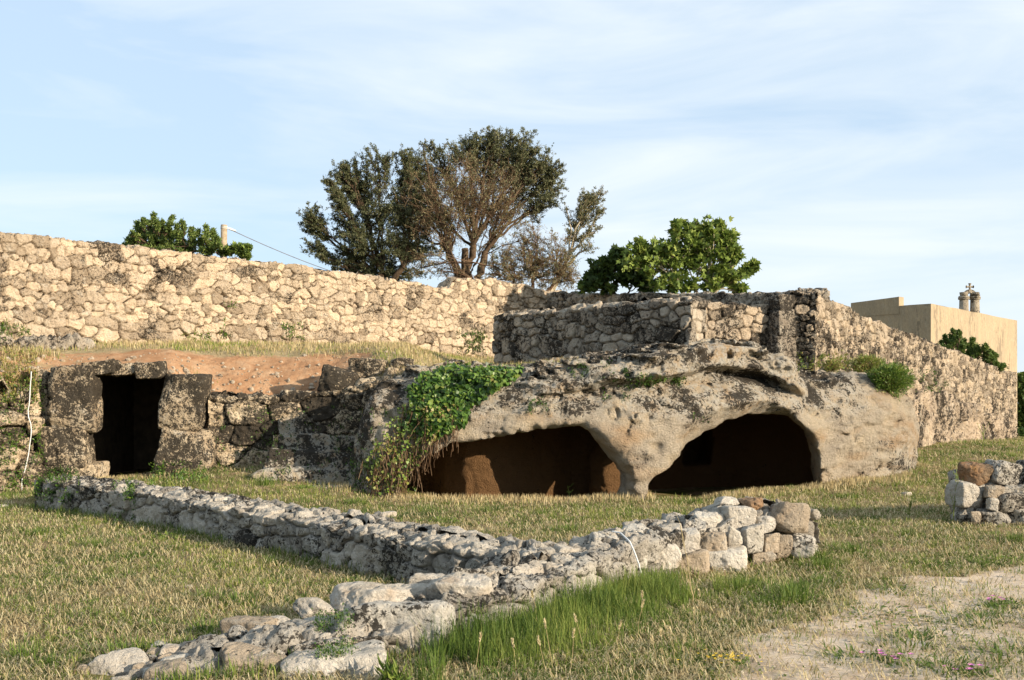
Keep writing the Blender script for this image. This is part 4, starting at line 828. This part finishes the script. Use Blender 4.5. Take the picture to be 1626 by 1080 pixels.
tree("bush", "leafy green bush with upright shoots behind the long wall, left of the post", PX(290, 420, 26.5), [(250, 395, 0), (290, 400, 0), (330, 405, 0)],
     shoots([(203,378),(212,352),(226,345),(238,350),(246,338),(258,350),(270,342),(282,356),(292,350),(305,360),(318,365),(330,356),(340,362),(350,378)], 408, 5, 21),
     M_bush, M_bark, 26.5, 8, lsize=.07, lwidth=.45, per=.4, tintbase=.62, trunk_r=.025, twig_r=.007, cat="bush", up=1.0, sprig=9)
tree("bush", "small green sprigs around the foot of the wooden post", PX(372, 425, 26.6), [(372, 412, 0)],
     [(385,400,9,0,1),(374,398,8,0,.6),(362,402,8,0,.6),(390,408,7,0,1)], M_fig, M_bark, 26.6, 9, kind='fig', lsize=.11, lwidth=.9, per=.35, tintbase=.4, trunk_r=.015, twig_r=.006, cat="bush", up=.8)
tree("bush", "dark green bush in front of the chapel, poking over the falling wall", PX(1545, 600, 36), [(1515, 580, 0), (1545, 588, 0), (1572, 592, 0)],
     shoots([(1494,540),(1502,530),(1512,522),(1522,524),(1530,538),(1538,545),(1545,535),(1552,548),(1560,552),(1570,546),(1576,556),(1584,562),(1592,578)], 596, 5, 22),
     M_bush, M_bark, 36, 10, lsize=.085, lwidth=.5, per=.45, tintbase=.5, trunk_r=.03, twig_r=.01, cat="bush", up=.9, sprig=9)
tree("bush", "distant green shrubs at the right edge beyond the chapel", PX(1630, 705, 52), [(1630, 680, 0)],
     [(1622,600,9,0,1),(1625,625,14,0,1),(1632,650,20,0,1),(1622,668,14,0,1),(1640,620,20,0,1),(1628,690,14,0,1)],
     M_bush, M_bark, 52, 12, lsize=.16, lwidth=.6, per=.9, tintbase=.5, trunk_r=.05, twig_r=.015, cat="bush")
tree("bush", "dark weeds at the far foot of the falling wall", PX(1602, 705, 40), [(1600, 692, 0)],
     [(1600,678,8,0,1),(1608,685,10,0,1),(1620,690,9,0,1)], M_bush, M_bark, 40, 13, lsize=.10, lwidth=.5, per=.9, tintbase=.15, trunk_r=.03, twig_r=.01, cat="bush")

# ------------------------------------------------------------------ plants on the rock (they root where the rock is)
rng = np.random.default_rng(77)
def inpoly(u, v, poly):
    c = False; n = len(poly)
    for i in range(n):
        (x1, y1), (x2, y2) = poly[i], poly[i - 1]
        if (y1 > v) != (y2 > v) and u < (x2 - x1) * (v - y1) / (y2 - y1) + x1: c = not c
    return c
def on_surface(poly, n, only=None):
    us = [p[0] for p in poly]; vs_ = [p[1] for p in poly]; out = []; tr = 0
    while len(out) < n and tr < n * 6:
        tr += 1; u, v = rng.uniform(min(us), max(us)), rng.uniform(min(vs_), max(vs_))
        if not inpoly(u, v, poly): continue
        h = cast(u, v)
        if h is None or (only and not any(h[2].startswith(o) for o in only)): continue
        out.append((h[0], h[1]))
    return out
ivy_poly = [(655,655),(648,625),(668,605),(690,590),(712,582),(760,586),(800,584),(833,586),(822,602),(796,618),(770,634),(748,645),(742,672),(700,690),(672,690),(640,678)]
low_poly = [(640,640),(700,640),(735,648),(722,682),(700,695),(676,718),(658,748),(645,785),(625,782),(592,772),(578,745),(590,715),(612,690),(625,668)]
for name, lab, poly, n, tb_, sz, off, cat in [("ivy", "thick bright green ivy mat hanging over the left end of the rock", ivy_poly, 4200, .42, .075, .14, "ivy"),
        ("creeper", "yellowing creeper and dry stems trailing down to the grass left of the cave", low_poly, 1050, .74, .05, .18, "creeper")]:
    pts = on_surface(poly, n); P = np.array([p for p, _ in pts]); Nn = np.array([q for _, q in pts])
    Nn = unit(Nn + [0, -.6, .1]); kk = fbm(P[:, 0], P[:, 1], P[:, 2], 3, 3)
    Q = P + Nn * (rng.random((len(P), 1)) ** .7 * off * (1.1 + kk[:, None])); o = P.mean(0); mb = MB()
    al = unit(rng.normal(size=Q.shape) * .7 + [0, -.3, -.9]); nr = unit(Nn + rng.normal(size=Q.shape) * .45 + [.2, 0, .4])
    leaves(mb, Q - o, al, nr, sz * rng.uniform(.6, 1.25, len(Q)), .95, 'ivy', np.clip(tb_ + kk * .35 + rng.normal(0, .16, len(Q)), 0, 1), rng)
    e_ = empty(name, tuple(o), lab, cat); mb.build("leaves", M_ivy, e_)
    sb = MB()
    for q in range(330 if name == "creeper" else 30):
        i = rng.integers(len(P)); a = Q[i] - o; b2 = a + [rng.normal(0, .08), -.04, -rng.uniform(.2, .6)]; sb.tube(wiggle(a, b2, rng, .1, 6), .005, 3, a=rng.random())
    sb.build("stem", M_twig, e_)
# small plants stuck in the rock and the walls
patches = [(1010,598,1085,616,.35,260,"strip of green plants in the crack under the upper rock slab"),(905,578,1000,604,.3,200,"scattered green weeds high on the rock above the left cave"),(838,640,870,660,.3,60,"small green plant on the rock right of the ivy"),(960,600,1010,640,.3,70,"few green sprigs above the pillar"),
  (1098,650,1118,668,.4,30,"single sprig on the lip of the right cave"),(355,486,372,540,.5,120,"green weed climbing the long wall"),(280,528,372,545,.6,160,"green weeds along the foot of the long wall"),(432,515,480,540,.5,170,"bright green plants at the foot of the long wall, further right"),(0,515,50,545,.5,150,"weeds at the left edge under the long wall"),
  (725,530,770,565,.3,200,"dark weeds in the corner where the long wall meets the shaded wall"),(340,650,640,760,.35,420,"low green weeds scattered over the black ledge and the steps"),(1265,565,1350,590,.75,300,"dry yellow grass tufts on the rock under the right wall"),(1455,585,1500,625,.35,90,"small green plants rooted in the streaked rock face"),
  (0,600,70,790,.45,700,"tangled dry and green weeds over the broken bank at the left edge"),(0,560,60,640,.9,500,"straw coloured dry weeds above the broken bank"),(60,745,125,800,.3,420,"dark green plants at the foot of the left door jamb"),(238,738,330,772,.4,420,"fresh green weeds at the foot of the right door jamb"),(500,975,560,1045,.35,500,"low caper like plant with a few yellow leaves between the foreground stones"),(180,765,215,835,.4,260,"creeping green plant over the low wall near the doorway"),
  (980,855,1010,900,.35,160,"wiry weeds growing out of the foreground wall"),(560,735,660,785,.45,300,"leafy weeds at the foot of the steps")]
for (u0, v0, u1, v1, tb_, n, lab) in patches:
    pts = on_surface([(u0, v0), (u1, v0), (u1, v1), (u0, v1)], n)
    if len(pts) < 5: continue
    P = np.array([p for p, _ in pts]); Nn = np.array([q for _, q in pts]); kk = fbm(P[:, 0], P[:, 1], P[:, 2], 5, 2); kp = kk > -.05; P, Nn, kk = P[kp], Nn[kp], kk[kp]
    if len(P) < 3: continue
    s = np.clip(P[:, 1:2].mean() / 20, .35, 1.6); o = P.mean(0); mb = MB(); grow = unit(Nn + [0, -.3, .8])
    for r_ in range(3):
        Q = P + grow * rng.random((len(P), 1)) * .12 * s + rng.normal(0, .02, P.shape); al = unit(grow + rng.normal(size=P.shape) * .6)
        leaves(mb, Q - o, al, rdir(rng, len(P)), .05 * s * rng.uniform(.6, 1.3, len(P)), .5, 'lance', np.clip(tb_ + rng.normal(0, .15, len(P)), 0, 1), rng)
    blades(mb, P - o, .16 * s * rng.uniform(.4, 1.2, len(P)), .008 * s, rng.uniform(.1, 1, len(P)), rng.uniform(0, 6.28, len(P)), np.clip(tb_ + .15 + rng.normal(0, .2, len(P)), 0, 1))
    ob = tag(mb.build("weeds", M_ivy), lab, "weeds"); ob.location = o
# round shrubs on the right shoulder of the rock
for (u, v, ru, rv, tb_, n, lab) in [(1412, 602, 31, 23, .62, 2600, "round yellow green cushion shrub on the right shoulder of the rock"), (1375, 580, 24, 14, .8, 1100, "flatter yellowish shrub behind the round cushion shrub"), (1320, 582, 14, 9, .85, 350, "small dry tuft at the foot of the right wall, left of the shrubs")]:
    h = cast(u, v + rv * .6); Yc = min(h[0][1], 22.5) if h else 21; c = np.array(PX(u, v, Yc)); d = rdir(rng, n); rad = rng.uniform(.55, 1.1, (n, 1)) * (1 + .6 * fbm(d[:, 0:1], d[:, 1:2], d[:, 2:3], 3, 2))
    P = d * rad * [ru / F * Yc, ru / F * Yc * .8, rv / F * Yc]; mb = MB(); e_ = empty("cushion_shrub", tuple(c), lab, "shrub")
    for r_ in range(3): leaves(mb, P + rng.normal(0, .02, P.shape), unit(d + rng.normal(size=P.shape) * .5 + [0, 0, .4]), rdir(rng, n), .055 * rng.uniform(.6, 1.2, n), .35, 'lance', np.clip(tb_ + rng.normal(0, .12, n), 0, 1), rng)
    mb.build("foliage", M_ivy, e_); mb = MB()
    for q in range(60): mb.tube(np.array([[0, 0, -rv / F * Yc], P[rng.integers(n)] * .5, P[rng.integers(n)] * .9]), [.012, .008, .004], 3)
    mb.build("stem", M_twig, e_)

# ------------------------------------------------------------------ grass
M_dry = leaf_mat("dry_grass", [(.22, .155, .08), (.43, .34, .175), (.62, .53, .32)], .25, .8, .1)
M_green = leaf_mat("green_grass", [(.04, .08, .015), (.11, .17, .028), (.22, .26, .055), (.34, .34, .09)], .35, .6, .25)
WL = [([(-7.35, 16.35), (-4.5, 13.9), (-2.2, 11.4), (.45, 8.9)], .40), ([(-2.3, 6.3), (-.9, 7.0), (-.35, 7.6), (.35, 8.75), (1.0, 9.75), (1.9, 10.75), (3.0, 11.35)], .36), ([(6.35, 14.2), (9.3, 14.5)], .3)]
RFX, RFY = [-30, -9.3, -5.9, -3.9, -3.0, -1.9, 2, 4, 5.2, 6, 7, 8, 8.7, 9.3, 14, 19], [17.2, 19.3, 20, 19.9, 18.3, 17.7, 17.8, 18.2, 19.0, 19.4, 19.9, 20.5, 21.8, 25.5, 31.5, 38]
def lawn(n, y0=5.0, y1=40, seed=0):
    r = np.random.default_rng(seed); y = y0 * (y1 / y0) ** r.random(n); x = r.uniform(-.56, .56, n) * y
    ok = y < np.interp(x, RFX, RFY)
    for c, w in WL: ok &= seg_dist(x, y, c) > w * .95
    return x[ok], y[ok], r
x, y, r = lawn(400000, seed=1); gm = fbm(x, y, x * 0, .8, 4, .6) + .5 * fbm(x, y, x * 0 + 7, 4, 3); pm = path_mask(x, y)
green = (gm + .6 * np.clip(fbm(x, y, x * 0 + 55, 2.2, 3), 0, 1) + r.normal(0, .12, len(x))) > -.14; keepp = r.random(len(x)) < np.where(pm > .15, np.where(fbm(x, y, x * 0 + 70, 1.6, 4) > .10, .5, .02), np.where(pm > -.1, .45, 1))
bald = fbm(x, y, x * 0 + 30, 1.7, 4, .7) + r.normal(0, .09, len(x)) < .0; keepp &= bald | (green & (r.random(len(x)) < .35))
for sel, nm, mt, hh_, tb_, lab in [(~green & keepp & (r.random(len(x)) < .5), "dry_grass", M_dry, .04, .5, "short dry straw coloured grass covering the lawn"), (green & keepp, "green_grass", M_green, .045, .5, "short green grass mixed in patches with the dry lawn")]:
    xx, yy = x[sel], y[sel]; n = len(xx); P = np.stack([xx, yy, gz(xx, yy) - .005], -1); mb = MB()
    tall = np.clip(1 + .8 * fbm(xx, yy, xx * 0 + 3, .9, 3) + 1.1 * fbm(xx, yy, xx * 0 + 13, 7, 2), .25, 2.4) * (1 + .8 * sstep(13, 17.5, yy))
    blades(mb, P, hh_ * tall * r.uniform(.5, 1.5, n), .0031 * (1 + yy / 8), r.uniform(.8, 1.75, n) if nm == "dry_grass" else r.uniform(0, 1.1, n), r.uniform(0, 6.28, n), np.clip(tb_ - .05 + .75 * fbm(xx, yy, xx * 0 + 11, .7, 4, .7) + .5 * fbm(xx, yy, xx * 0 + 19, 3.5, 3) + r.normal(0, .15, n), 0, 1))
    tag(mb.build(nm, mt), lab, kind='stuff')
# denser green clumps that stand out of the lawn
cx, cy, r = lawn(3400, seed=31); k = (fbm(cx, cy, cx * 0 + 40, .5, 3) > -.12) & (path_mask(cx, cy) < .1); cx, cy = cx[k], cy[k]; m = 46; n = len(cx) * m
sp = np.repeat(r.uniform(.03, .13, len(cx)), m); X = np.repeat(cx, m) + r.normal(0, 1, n) * sp; Y_ = np.repeat(cy, m) + r.normal(0, 1, n) * sp * .8; mb = MB()
blades(mb, np.stack([X, Y_, gz(X, Y_) - .004], -1), r.uniform(.025, .075, n) * np.repeat(r.uniform(.7, 1.5, len(cx)), m), .0032 * (1 + Y_ / 8), r.uniform(.1, 1.4, n), r.uniform(0, 6.28, n), np.clip(np.repeat(r.uniform(.1, .7, len(cx)), m) + r.normal(0, .12, n), 0, 1))
tag(mb.build("clover_grass", M_green), "dense green clumps growing through the dry lawn", kind='stuff')
# straw lying flat
x, y, r = lawn(150000, seed=3); n = len(x); k = r.random(n) < np.where(path_mask(x, y) > .2, .3, 1); x, y = x[k], y[k]; n = len(x); P = np.stack([x, y, gz(x, y) + .012], -1); mb = MB()
blades(mb, P, r.uniform(.05, .16, n), .0038 * (1 + y / 9), r.uniform(1.3, 1.6, n), r.uniform(0, 6.28, n), np.clip(r.normal(.6, .2, n), 0, 1)); tag(mb.build("straw", M_dry), "dry straw lying flat on the lawn", kind='stuff')
# tall lush grass along the near side of the broken wall, and longer grass at the feet of walls and rock
def tallgrass(nm, lab, X, Y_, h, w, mt, tb_, seed, spread=.9):
    r = np.random.default_rng(seed); n = len(X); P = np.stack([X, Y_, gz(X, Y_) - .01], -1); mb = MB()
    blades(mb, P, h * r.uniform(.45, 1.25, n), w, r.uniform(.05, spread, n), r.uniform(0, 6.28, n), np.clip(tb_ + r.normal(0, .18, n), 0, 1)); return tag(mb.build(nm, mt), lab, kind='stuff')
r = np.random.default_rng(9)
X = r.uniform(-1.2, 3.2, 90000); Y_ = r.uniform(5.2, 10.6, 90000); G = WL[1][0]; d = seg_dist(X, Y_, G); side = Y_ < np.interp(X, [p[0] for p in G], [p[1] for p in G])
wd = 1.25 - .22 * np.clip(Y_ - 7.5, 0, 5) + .5 * fbm(X, Y_, X * 0, 1.5, 3); LP = [(-.42, 6.0), (-.2, 7.35), (.6, 8.45), (1.15, 9.4), (1.55, 8.7), (1.6, 7.6), (1.15, 6.1)]; inl = np.array([inpoly(a_, b_, LP) for a_, b_ in zip(X, Y_)])
L2 = np.hypot((X - 2.25) / .5, (Y_ - 8.9) / .45) < 1 + .4 * fbm(X, Y_, X * 0, 2, 2); far2 = seg_dist(X, Y_, LP + [LP[0]]) < .25 * r.random(90000)
s = side & (inl | L2 | far2) & (d > .40) & (fbm(X, Y_, X * 0 + 5, 3, 2) > -.35); X, Y_, d = X[s], Y_[s], d[s]
tallgrass("tall_grass", "lush tall green grass in front of the broken foreground wall", X, Y_, (.22 + .12 * fbm(X, Y_, X * 0 + 8, 1.6, 2)) * sstep(1.5, .7, d) + .06, .0055, M_green, .38 + .35 * fbm(X, Y_, X * 0 + 2, 2, 3), 10)
X, Y_, Hh = [], [], []
for c, w in WL:
    c = np.array(c); 
    for q in range(2600 * (len(c) - 1) // 2):
        i = r.integers(len(c) - 1); t = r.random(); p = c[i] * (1 - t) + c[i + 1] * t; dd = c[i + 1] - c[i]; dd /= np.linalg.norm(dd); sd = r.choice([-1, 1]); o = w + abs(r.normal(0, .10)); p = p + np.array([dd[1], -dd[0]]) * sd * o; X.append(p[0]); Y_.append(p[1])
X, Y_ = np.array(X), np.array(Y_); k = fbm(X, Y_, X * 0, 1.3, 3) > -.1; X, Y_ = X[k], Y_[k]
tallgrass("wall_foot_grass", "longer grass growing along the feet of the low walls", X, Y_, .15, .008, M_green, .42, 11)
X = r.uniform(-9, 9.2, 16000); Y_ = np.interp(X, RFX, RFY) - np.abs(r.normal(0, .35, 16000)) + .1; k = fbm(X, Y_, X * 0, 1.1, 3) > -.25; X, Y_ = X[k], Y_[k]
tallgrass("cave_foot_grass", "tall dry grass with seed heads in front of the caves", X, Y_, .13 + .06 * fbm(X, Y_, X * 0 + 2, .8, 2), .014, M_dry, .6, 12, .5)
# grass on the terrace
nn_ = 42000; i = r.integers(0, nu - 1, nn_); j = r.integers(1, nv - 1, nn_); a = r.random(nn_)[:, None]; b = r.random(nn_)[:, None]
P = T3[i, j] * (1 - a) * (1 - b) + T3[i + 1, j] * a * (1 - b) + T3[i, j + 1] * (1 - a) * b + T3[i + 1, j + 1] * a * b; gr = grassy[i, j]
k = (gr + .9 * fbm(P[:, 0], P[:, 1], P[:, 2] * 0, 1.2, 3)) > r.uniform(.35, .9, nn_); P = P[k]; mb = MB(); n = len(P)
gg = fbm(P[:, 0], P[:, 1], P[:, 2] * 0 + 9, .7, 3) + r.normal(0, .2, n)
s = gg < .12; blades(mb, P[s], r.uniform(.05, .18, s.sum()), .013, r.uniform(0, 1.2, s.sum()), r.uniform(0, 6.28, s.sum()), np.clip(r.normal(.5, .2, s.sum()), 0, 1)); tag(mb.build("terrace_grass", M_dry), "dry grass on the upper terrace above the orange bank", kind='stuff')
mb = MB(); s = ~s; blades(mb, P[s], r.uniform(.04, .14, s.sum()), .013, r.uniform(0, 1.0, s.sum()), r.uniform(0, 6.28, s.sum()), np.clip(r.normal(.65, .2, s.sum()), 0, 1)); tag(mb.build("terrace_green", M_green), "green grass on the upper terrace below the long wall", kind='stuff')

# clods and stones on the bare bank
nn_ = 900; i = r.integers(60, nu - 60, nn_); j = (r.random(nn_) ** 1.5 * 34).astype(int) + 1; P = T3[i, j] + [0, 0, .005]; D, T = ico(2); s_ = .012 + .05 * r.random(nn_) ** 4
V = D[None] * (s_[:, None, None] * r.uniform(.6, 1.3, (nn_, 1, 3))) * (1 + r.normal(0, .12, (nn_, len(D), 1))) + P[:, None]
tag(mk("rubble", V.reshape(-1, 3), (T[None] + (np.arange(nn_) * len(D))[:, None, None]).reshape(-1, 3), M_tan, {'tint': np.repeat(r.random(nn_), len(D))}, False), "clods and small stones scattered over the orange bank", kind='stuff')
# tufts and single plants
def tuft_mesh(n, h, sp, w, tb_, seed, leafy=0):
    r = np.random.default_rng(seed); mb = MB(); P = np.concatenate([r.normal(0, sp, (n, 2)), np.zeros((n, 1))], 1)
    blades(mb, P, h * r.uniform(.5, 1.2, n), w, r.uniform(.1, 1.1, n), np.arctan2(P[:, 1], P[:, 0]) + r.normal(0, .5, n), np.clip(r.normal(tb_, .15, n), 0, 1))
    if leafy:
        Q = P[r.integers(0, n, leafy)] + np.stack([r.normal(0, sp * .6, leafy), r.normal(0, sp * .6, leafy), r.uniform(.01, h * .6, leafy)], -1)
        leaves(mb, Q, unit(rdir(r, leafy) + [0, 0, .3]), unit(rdir(r, leafy) + [0, 0, 1]), .03 * r.uniform(.6, 1.3, leafy), .6, 'lance', np.clip(r.normal(tb_ - .05, .12, leafy), 0, 1), r)
    return mb
protos = [tuft_mesh(150, .10, .07, .006, .35, 50), tuft_mesh(110, .07, .10, .007, .4, 51, 120), tuft_mesh(190, .13, .09, .006, .3, 52)]
tm = [p.build("grass_tuft", M_green) for p in protos]
spots = [(252,905),(196,886),(330,952),(380,960),(95,905),(150,870),(60,850),(270,855),(430,895),(30,960),(120,1010),(40,1050),(250,1000),(300,1010),(200,1045),(90,1060),(560,930),(590,905),(330,1010),(150,960),
 (1295,890),(1310,930),(1405,865),(1350,880),(1455,745),(1380,825),(1465,800),(1500,830),(1575,880),(1610,860),(1540,890),(1480,900),(1330,900),(1420,940),(1380,975),(1560,985),(1600,970),(1500,995),(1450,1020),(1350,1048),(1560,1050),(1500,1065),(1610,1045),
 (700,830),(770,815),(860,820),(1000,810),(1100,800),(560,800),(480,775),(420,770),(350,790),(640,770),(900,845),(1180,815),(1340,790),(1440,850),(1260,780),(1530,860),(1260,960),(1230,950),(1290,945),(1210,965),(1180,940),(1245,940),(1262,945),(1275,955),(1252,962),(1225,968),(1300,955),(1315,915),(1302,905),(1560,900),(1590,895)]
for i, (u, v) in enumerate(spots):
    Yd = 1.7 * F / (v - V0); xd = (u - U0) / F * Yd
    for _ in range(3): zd = float(gz(xd, Yd)); Yd = (CZ - zd) * F / (v - V0); xd = (u - U0) / F * Yd
    if i < 3: o = tm[i]
    else: o = tm[i % 3].copy(); scene.collection.objects.link(o)
    o.location = (xd, Yd, zd - .005); o.rotation_euler = (0, 0, i * 2.1); onp = u > 1330 and v > 930; sc = r.uniform(.8, 1.5) * (1.7 if onp else 1); o.scale = (sc, sc, sc * r.uniform(.7, 1.1) * (.35 if onp else 1))
    tag(o, "small green grass tuft standing out of the dry lawn", "grass tuft", "green tufts scattered over the lawn")
def gpt(u, v):
    Yd = 1.7 * F / (v - V0); xd = (u - U0) / F * Yd
    for _ in range(4): zd = float(gz(xd, Yd)); Yd = (CZ - zd) * F / (v - V0); xd = (u - U0) / F * Yd
    return np.array([xd, Yd, zd])
def petal_mat(nm, c):
    m, N, L, P = new_mat(nm); P.inputs['Base Color'].default_value = (*c, 1); P.inputs['Roughness'].default_value = .6; return m
M_yel = petal_mat("yellow_petals", (.75, .50, .03)); M_pink = petal_mat("pink_petals", (.60, .18, .42))
for (u, v, sp, mt, nf, lab) in [(1143, 1056, .10, M_yel, 42, "low plant with small yellow flowers at the path edge"), (1418, 1052, .07, M_pink, 9, "green mat with pink flowers on the path"), (1535, 1072, .06, M_pink, 7, "pink flowers at the bottom right of the path"), (1590, 962, .07, M_pink, 6, "pale pink flowers in the green mat near the right edge")]:
    p = gpt(u, v); e_ = empty("flowering_plant", tuple(p), lab, "flowers"); tuft_mesh(90, .05, sp * 1.3, .005, .35, int(u), 160).build("foliage", M_green, e_)
    for q in range(nf):
        mb = MB(); a = np.array([r.normal(0, sp), r.normal(0, sp * .6), r.uniform(.03, .07)]); th = np.arange(5) * 1.2566; P = np.repeat(a[None], 5, 0); al = np.stack([np.cos(th), np.sin(th), np.full(5, .3)], -1)
        leaves(mb, P, al, np.repeat([[0, 0, 1.]], 5, 0), .014 if mt is M_yel else .024, .8, 'lance', .5, r); mb.build("flower", mt, e_)
def weed_stalk(nm, u, v, hpx, Yd, lab, mt, branches=7, spread=.25, leaf=.0, seed=1, base=None, sz=.03):
    r = np.random.default_rng(seed); p = gpt(u, v) if base is None else np.array(base); H = hpx / F * p[1]; e_ = empty(nm, tuple(p), lab, "weed"); mb = MB(); lb = MB()
    top = np.array([r.normal(0, .08) * H, 0, H]); P = wiggle([0, 0, 0], top, r, .06, 8); mb.tube(P, np.linspace(.007, .003, 8) * p[1] / 14, 4, a=.6)
    for q in range(branches):
        k = r.integers(1, 7); a = P[k]; d = unit(np.array([r.normal(0, 1) * spread * 3, r.normal(0, .5) * spread * 2, .8])); b2 = a + d * H * r.uniform(.2, .5); W = wiggle(a, b2, r, .08, 5); mb.tube(W, np.linspace(.004, .002, 5) * p[1] / 14, 3, a=.6)
        n = int(leaf * 14)
        if n: t = r.random((n, 1)); leaves(lb, W[0] * (1 - t) + W[-1] * t, unit(rdir(r, n) + [0, 0, .5]), rdir(r, n), sz * r.uniform(.6, 1.3, n), .4, 'lance', np.clip(r.normal(.55, .15, n), 0, 1), r)
    mb.build("stem", mt, e_)
    if lb.n: lb.build("leaves", M_green, e_)
weed_stalk("tall_weed", 1204, 772, 46, 0, "branching yellow green weed standing in the mouth of the right cave", M_green, 9, .3, .5, 21)
weed_stalk("tall_weed", 904, 795, 24, 0, "thin leaning weed in the mouth of the left cave", M_green, 3, .2, .7, 22)
weed_stalk("tall_weed", 1558, 736, 62, 0, "single tall thin weed rising behind the right hand wall stub", M_green, 4, .1, .8, 23)
weed_stalk("tall_weed", 1512, 832, 80, 0, "wispy fennel stalk leaning left of the right hand wall stub", M_green, 6, .3, .8, 24)
weed_stalk("tall_weed", 1444, 826, 26, 0, "small dark upright weed on the dry lawn right of the broken wall", M_green, 5, .15, 1.5, 25)
weed_stalk("tall_weed", 1100, 965, 130, 0, "tall dry stalk at the right edge of the lush grass", M_dry, 5, .08, .0, 26)
# grasses gone to seed in the foreground
sb = [(855,1010,60),(880,1070,70),(905,1075,60),(1085,1075,50),(1060,1070,55),(1105,1040,60),(1045,1065,40),(868,1078,50),(995,925,40),(755,1075,55),(980,1060,60),(1115,1000,50),(1010,1020,55),(930,1040,50),(1020,990,40),(1072,1060,50),(820,1070,40)]
for i, (u, v, hp) in enumerate(sb):
    p = gpt(u, v); H = hp / F * p[1]; e_ = empty("seeding_grass", tuple(p), "pale grass stalk with a ripe seed head in the lush foreground grass", "grass stalk", "grasses gone to seed in the foreground")
    mb = MB(); P = wiggle([0, 0, 0], [r.normal(0, .12) * H, r.normal(0, .1) * H, H], r, .04, 7); mb.tube(P, np.linspace(.0022, .0014, 7), 4, a=.5); mb.build("stem", M_dry, e_)
    mb = MB(); n = 40; t = r.random((n, 1)); Q = P[-1] + (P[-1] - P[-2]) * 0 + unit(P[-1] - P[-3]) * t * .055; leaves(mb, Q, unit(unit(P[-1] - P[-3]) * 1.6 + rdir(r, n)), rdir(r, n), .022, .3, 'lance', np.clip(r.normal(.9, .1, n), 0, 1), r); mb.build("seed_head", M_dry, e_)
# spiky leaved plant before the big boulder
p = gpt(630, 1082); p[1] -= .15; e_ = empty("leafy_plant", tuple(p), "spiky dark green leafy plant in front of the biggest spotted boulder", "plant"); mb = MB(); n = 70
Q = np.stack([r.normal(0, .03, n), r.normal(0, .03, n), r.uniform(0, .10, n)], -1); leaves(mb, Q, unit(np.stack([r.normal(0, .7, n), r.normal(0, .6, n), r.uniform(.4, 1.4, n)], -1)), rdir(r, n), r.uniform(.07, .12, n), .16, 'lance', np.clip(r.normal(.35, .15, n), 0, 1), r); mb.build("leaves", M_green, e_)
# ------------------------------------------------------------------ cables
mb = MB(); pts = [(48, 590), (46, 640), (48, 690), (42, 735), (36, 770), (33, 785), (38, 790)]; c = [PX(u, v, 19.05) for u, v in pts]; k = np.linspace(0, 6, 30); P = np.stack([np.interp(k, range(7), [q[a] for q in c]) for a in range(3)], -1)
P[:, 0] += .03 * vnoise(P[:, 2] * 4, 0, 0); tag(mb.tube(P, .009, 6) or mb.build("cable", M_white), "white cable hanging down the bank left of the doorway", "cable")
mb = MB(); pts = [(972, 846, 9.55), (985, 848, 9.5), (1000, 862, 9.3), (1008, 880, 9.2), (1014, 897, 9.15), (1018, 912, 9.15)]; c = [PX(u, v - 2, q) for u, v, q in pts]; k = np.linspace(0, 5, 30); P = np.stack([np.interp(k, range(6), [q[a] for q in c]) for a in range(3)], -1)
tag(mb.tube(P, .008, 6) or mb.build("hose", M_white), "white hose bending over the foreground wall", "hose")
# stones lying about
for i, (u, v, w, lab) in enumerate([(300,934,15,"small white stone on the left lawn"),(350,936,9,"tiny white stone on the lawn right of the small white stone"),(8,806,16,"pale stone at the left edge near the doorway bank"),(1222,992,22,"white stone lying on the pale path"),(645,792,14,"small pale stone at the left foot of the left cave"),(1440,787,18,"flat white stone in the grass before the right cave"),(1571,1074,14,"small white stone at the bottom right of the path"),(620,822,28,"flat pale stone in the lawn behind the low wall"),(171,944,8,"tiny pale stone on the far left lawn")]):
    p = gpt(u, v); s_ = w / F * p[1]; V, T = stone_shape((s_, s_ * .8, s_ * .45), 400 + i, .4, 4); o = mk("small_stone", V, T, M_boulder, {'tint': np.full(len(V), .9)}); o.location = (p[0], p[1], p[2] + s_ * .12); tag(o, lab, "stone")
# gravel on the path
n = 5200; X = r.uniform(0, 9, n); Y_ = r.uniform(5, 13, n); k = path_mask(X, Y_) > -.1; X, Y_ = X[k], Y_[k]; n = len(X); D, T = ico(1); s_ = .004 + .012 * r.random(n) ** 4
V = D[None] * (s_[:, None, None] * r.uniform(.6, 1.3, (n, 1, 3))) * (1 + r.normal(0, .1, (n, len(D), 1))) + np.stack([X, Y_, gz(X, Y_) + .008], -1)[:, None]
tag(mk("gravel", V.reshape(-1, 3), (T[None] + (np.arange(n) * len(D))[:, None, None]).reshape(-1, 3), M_boulder, {'tint': np.repeat(r.random(n), len(D))}, False), "small limestone gravel strewn over the pale path", kind='stuff')
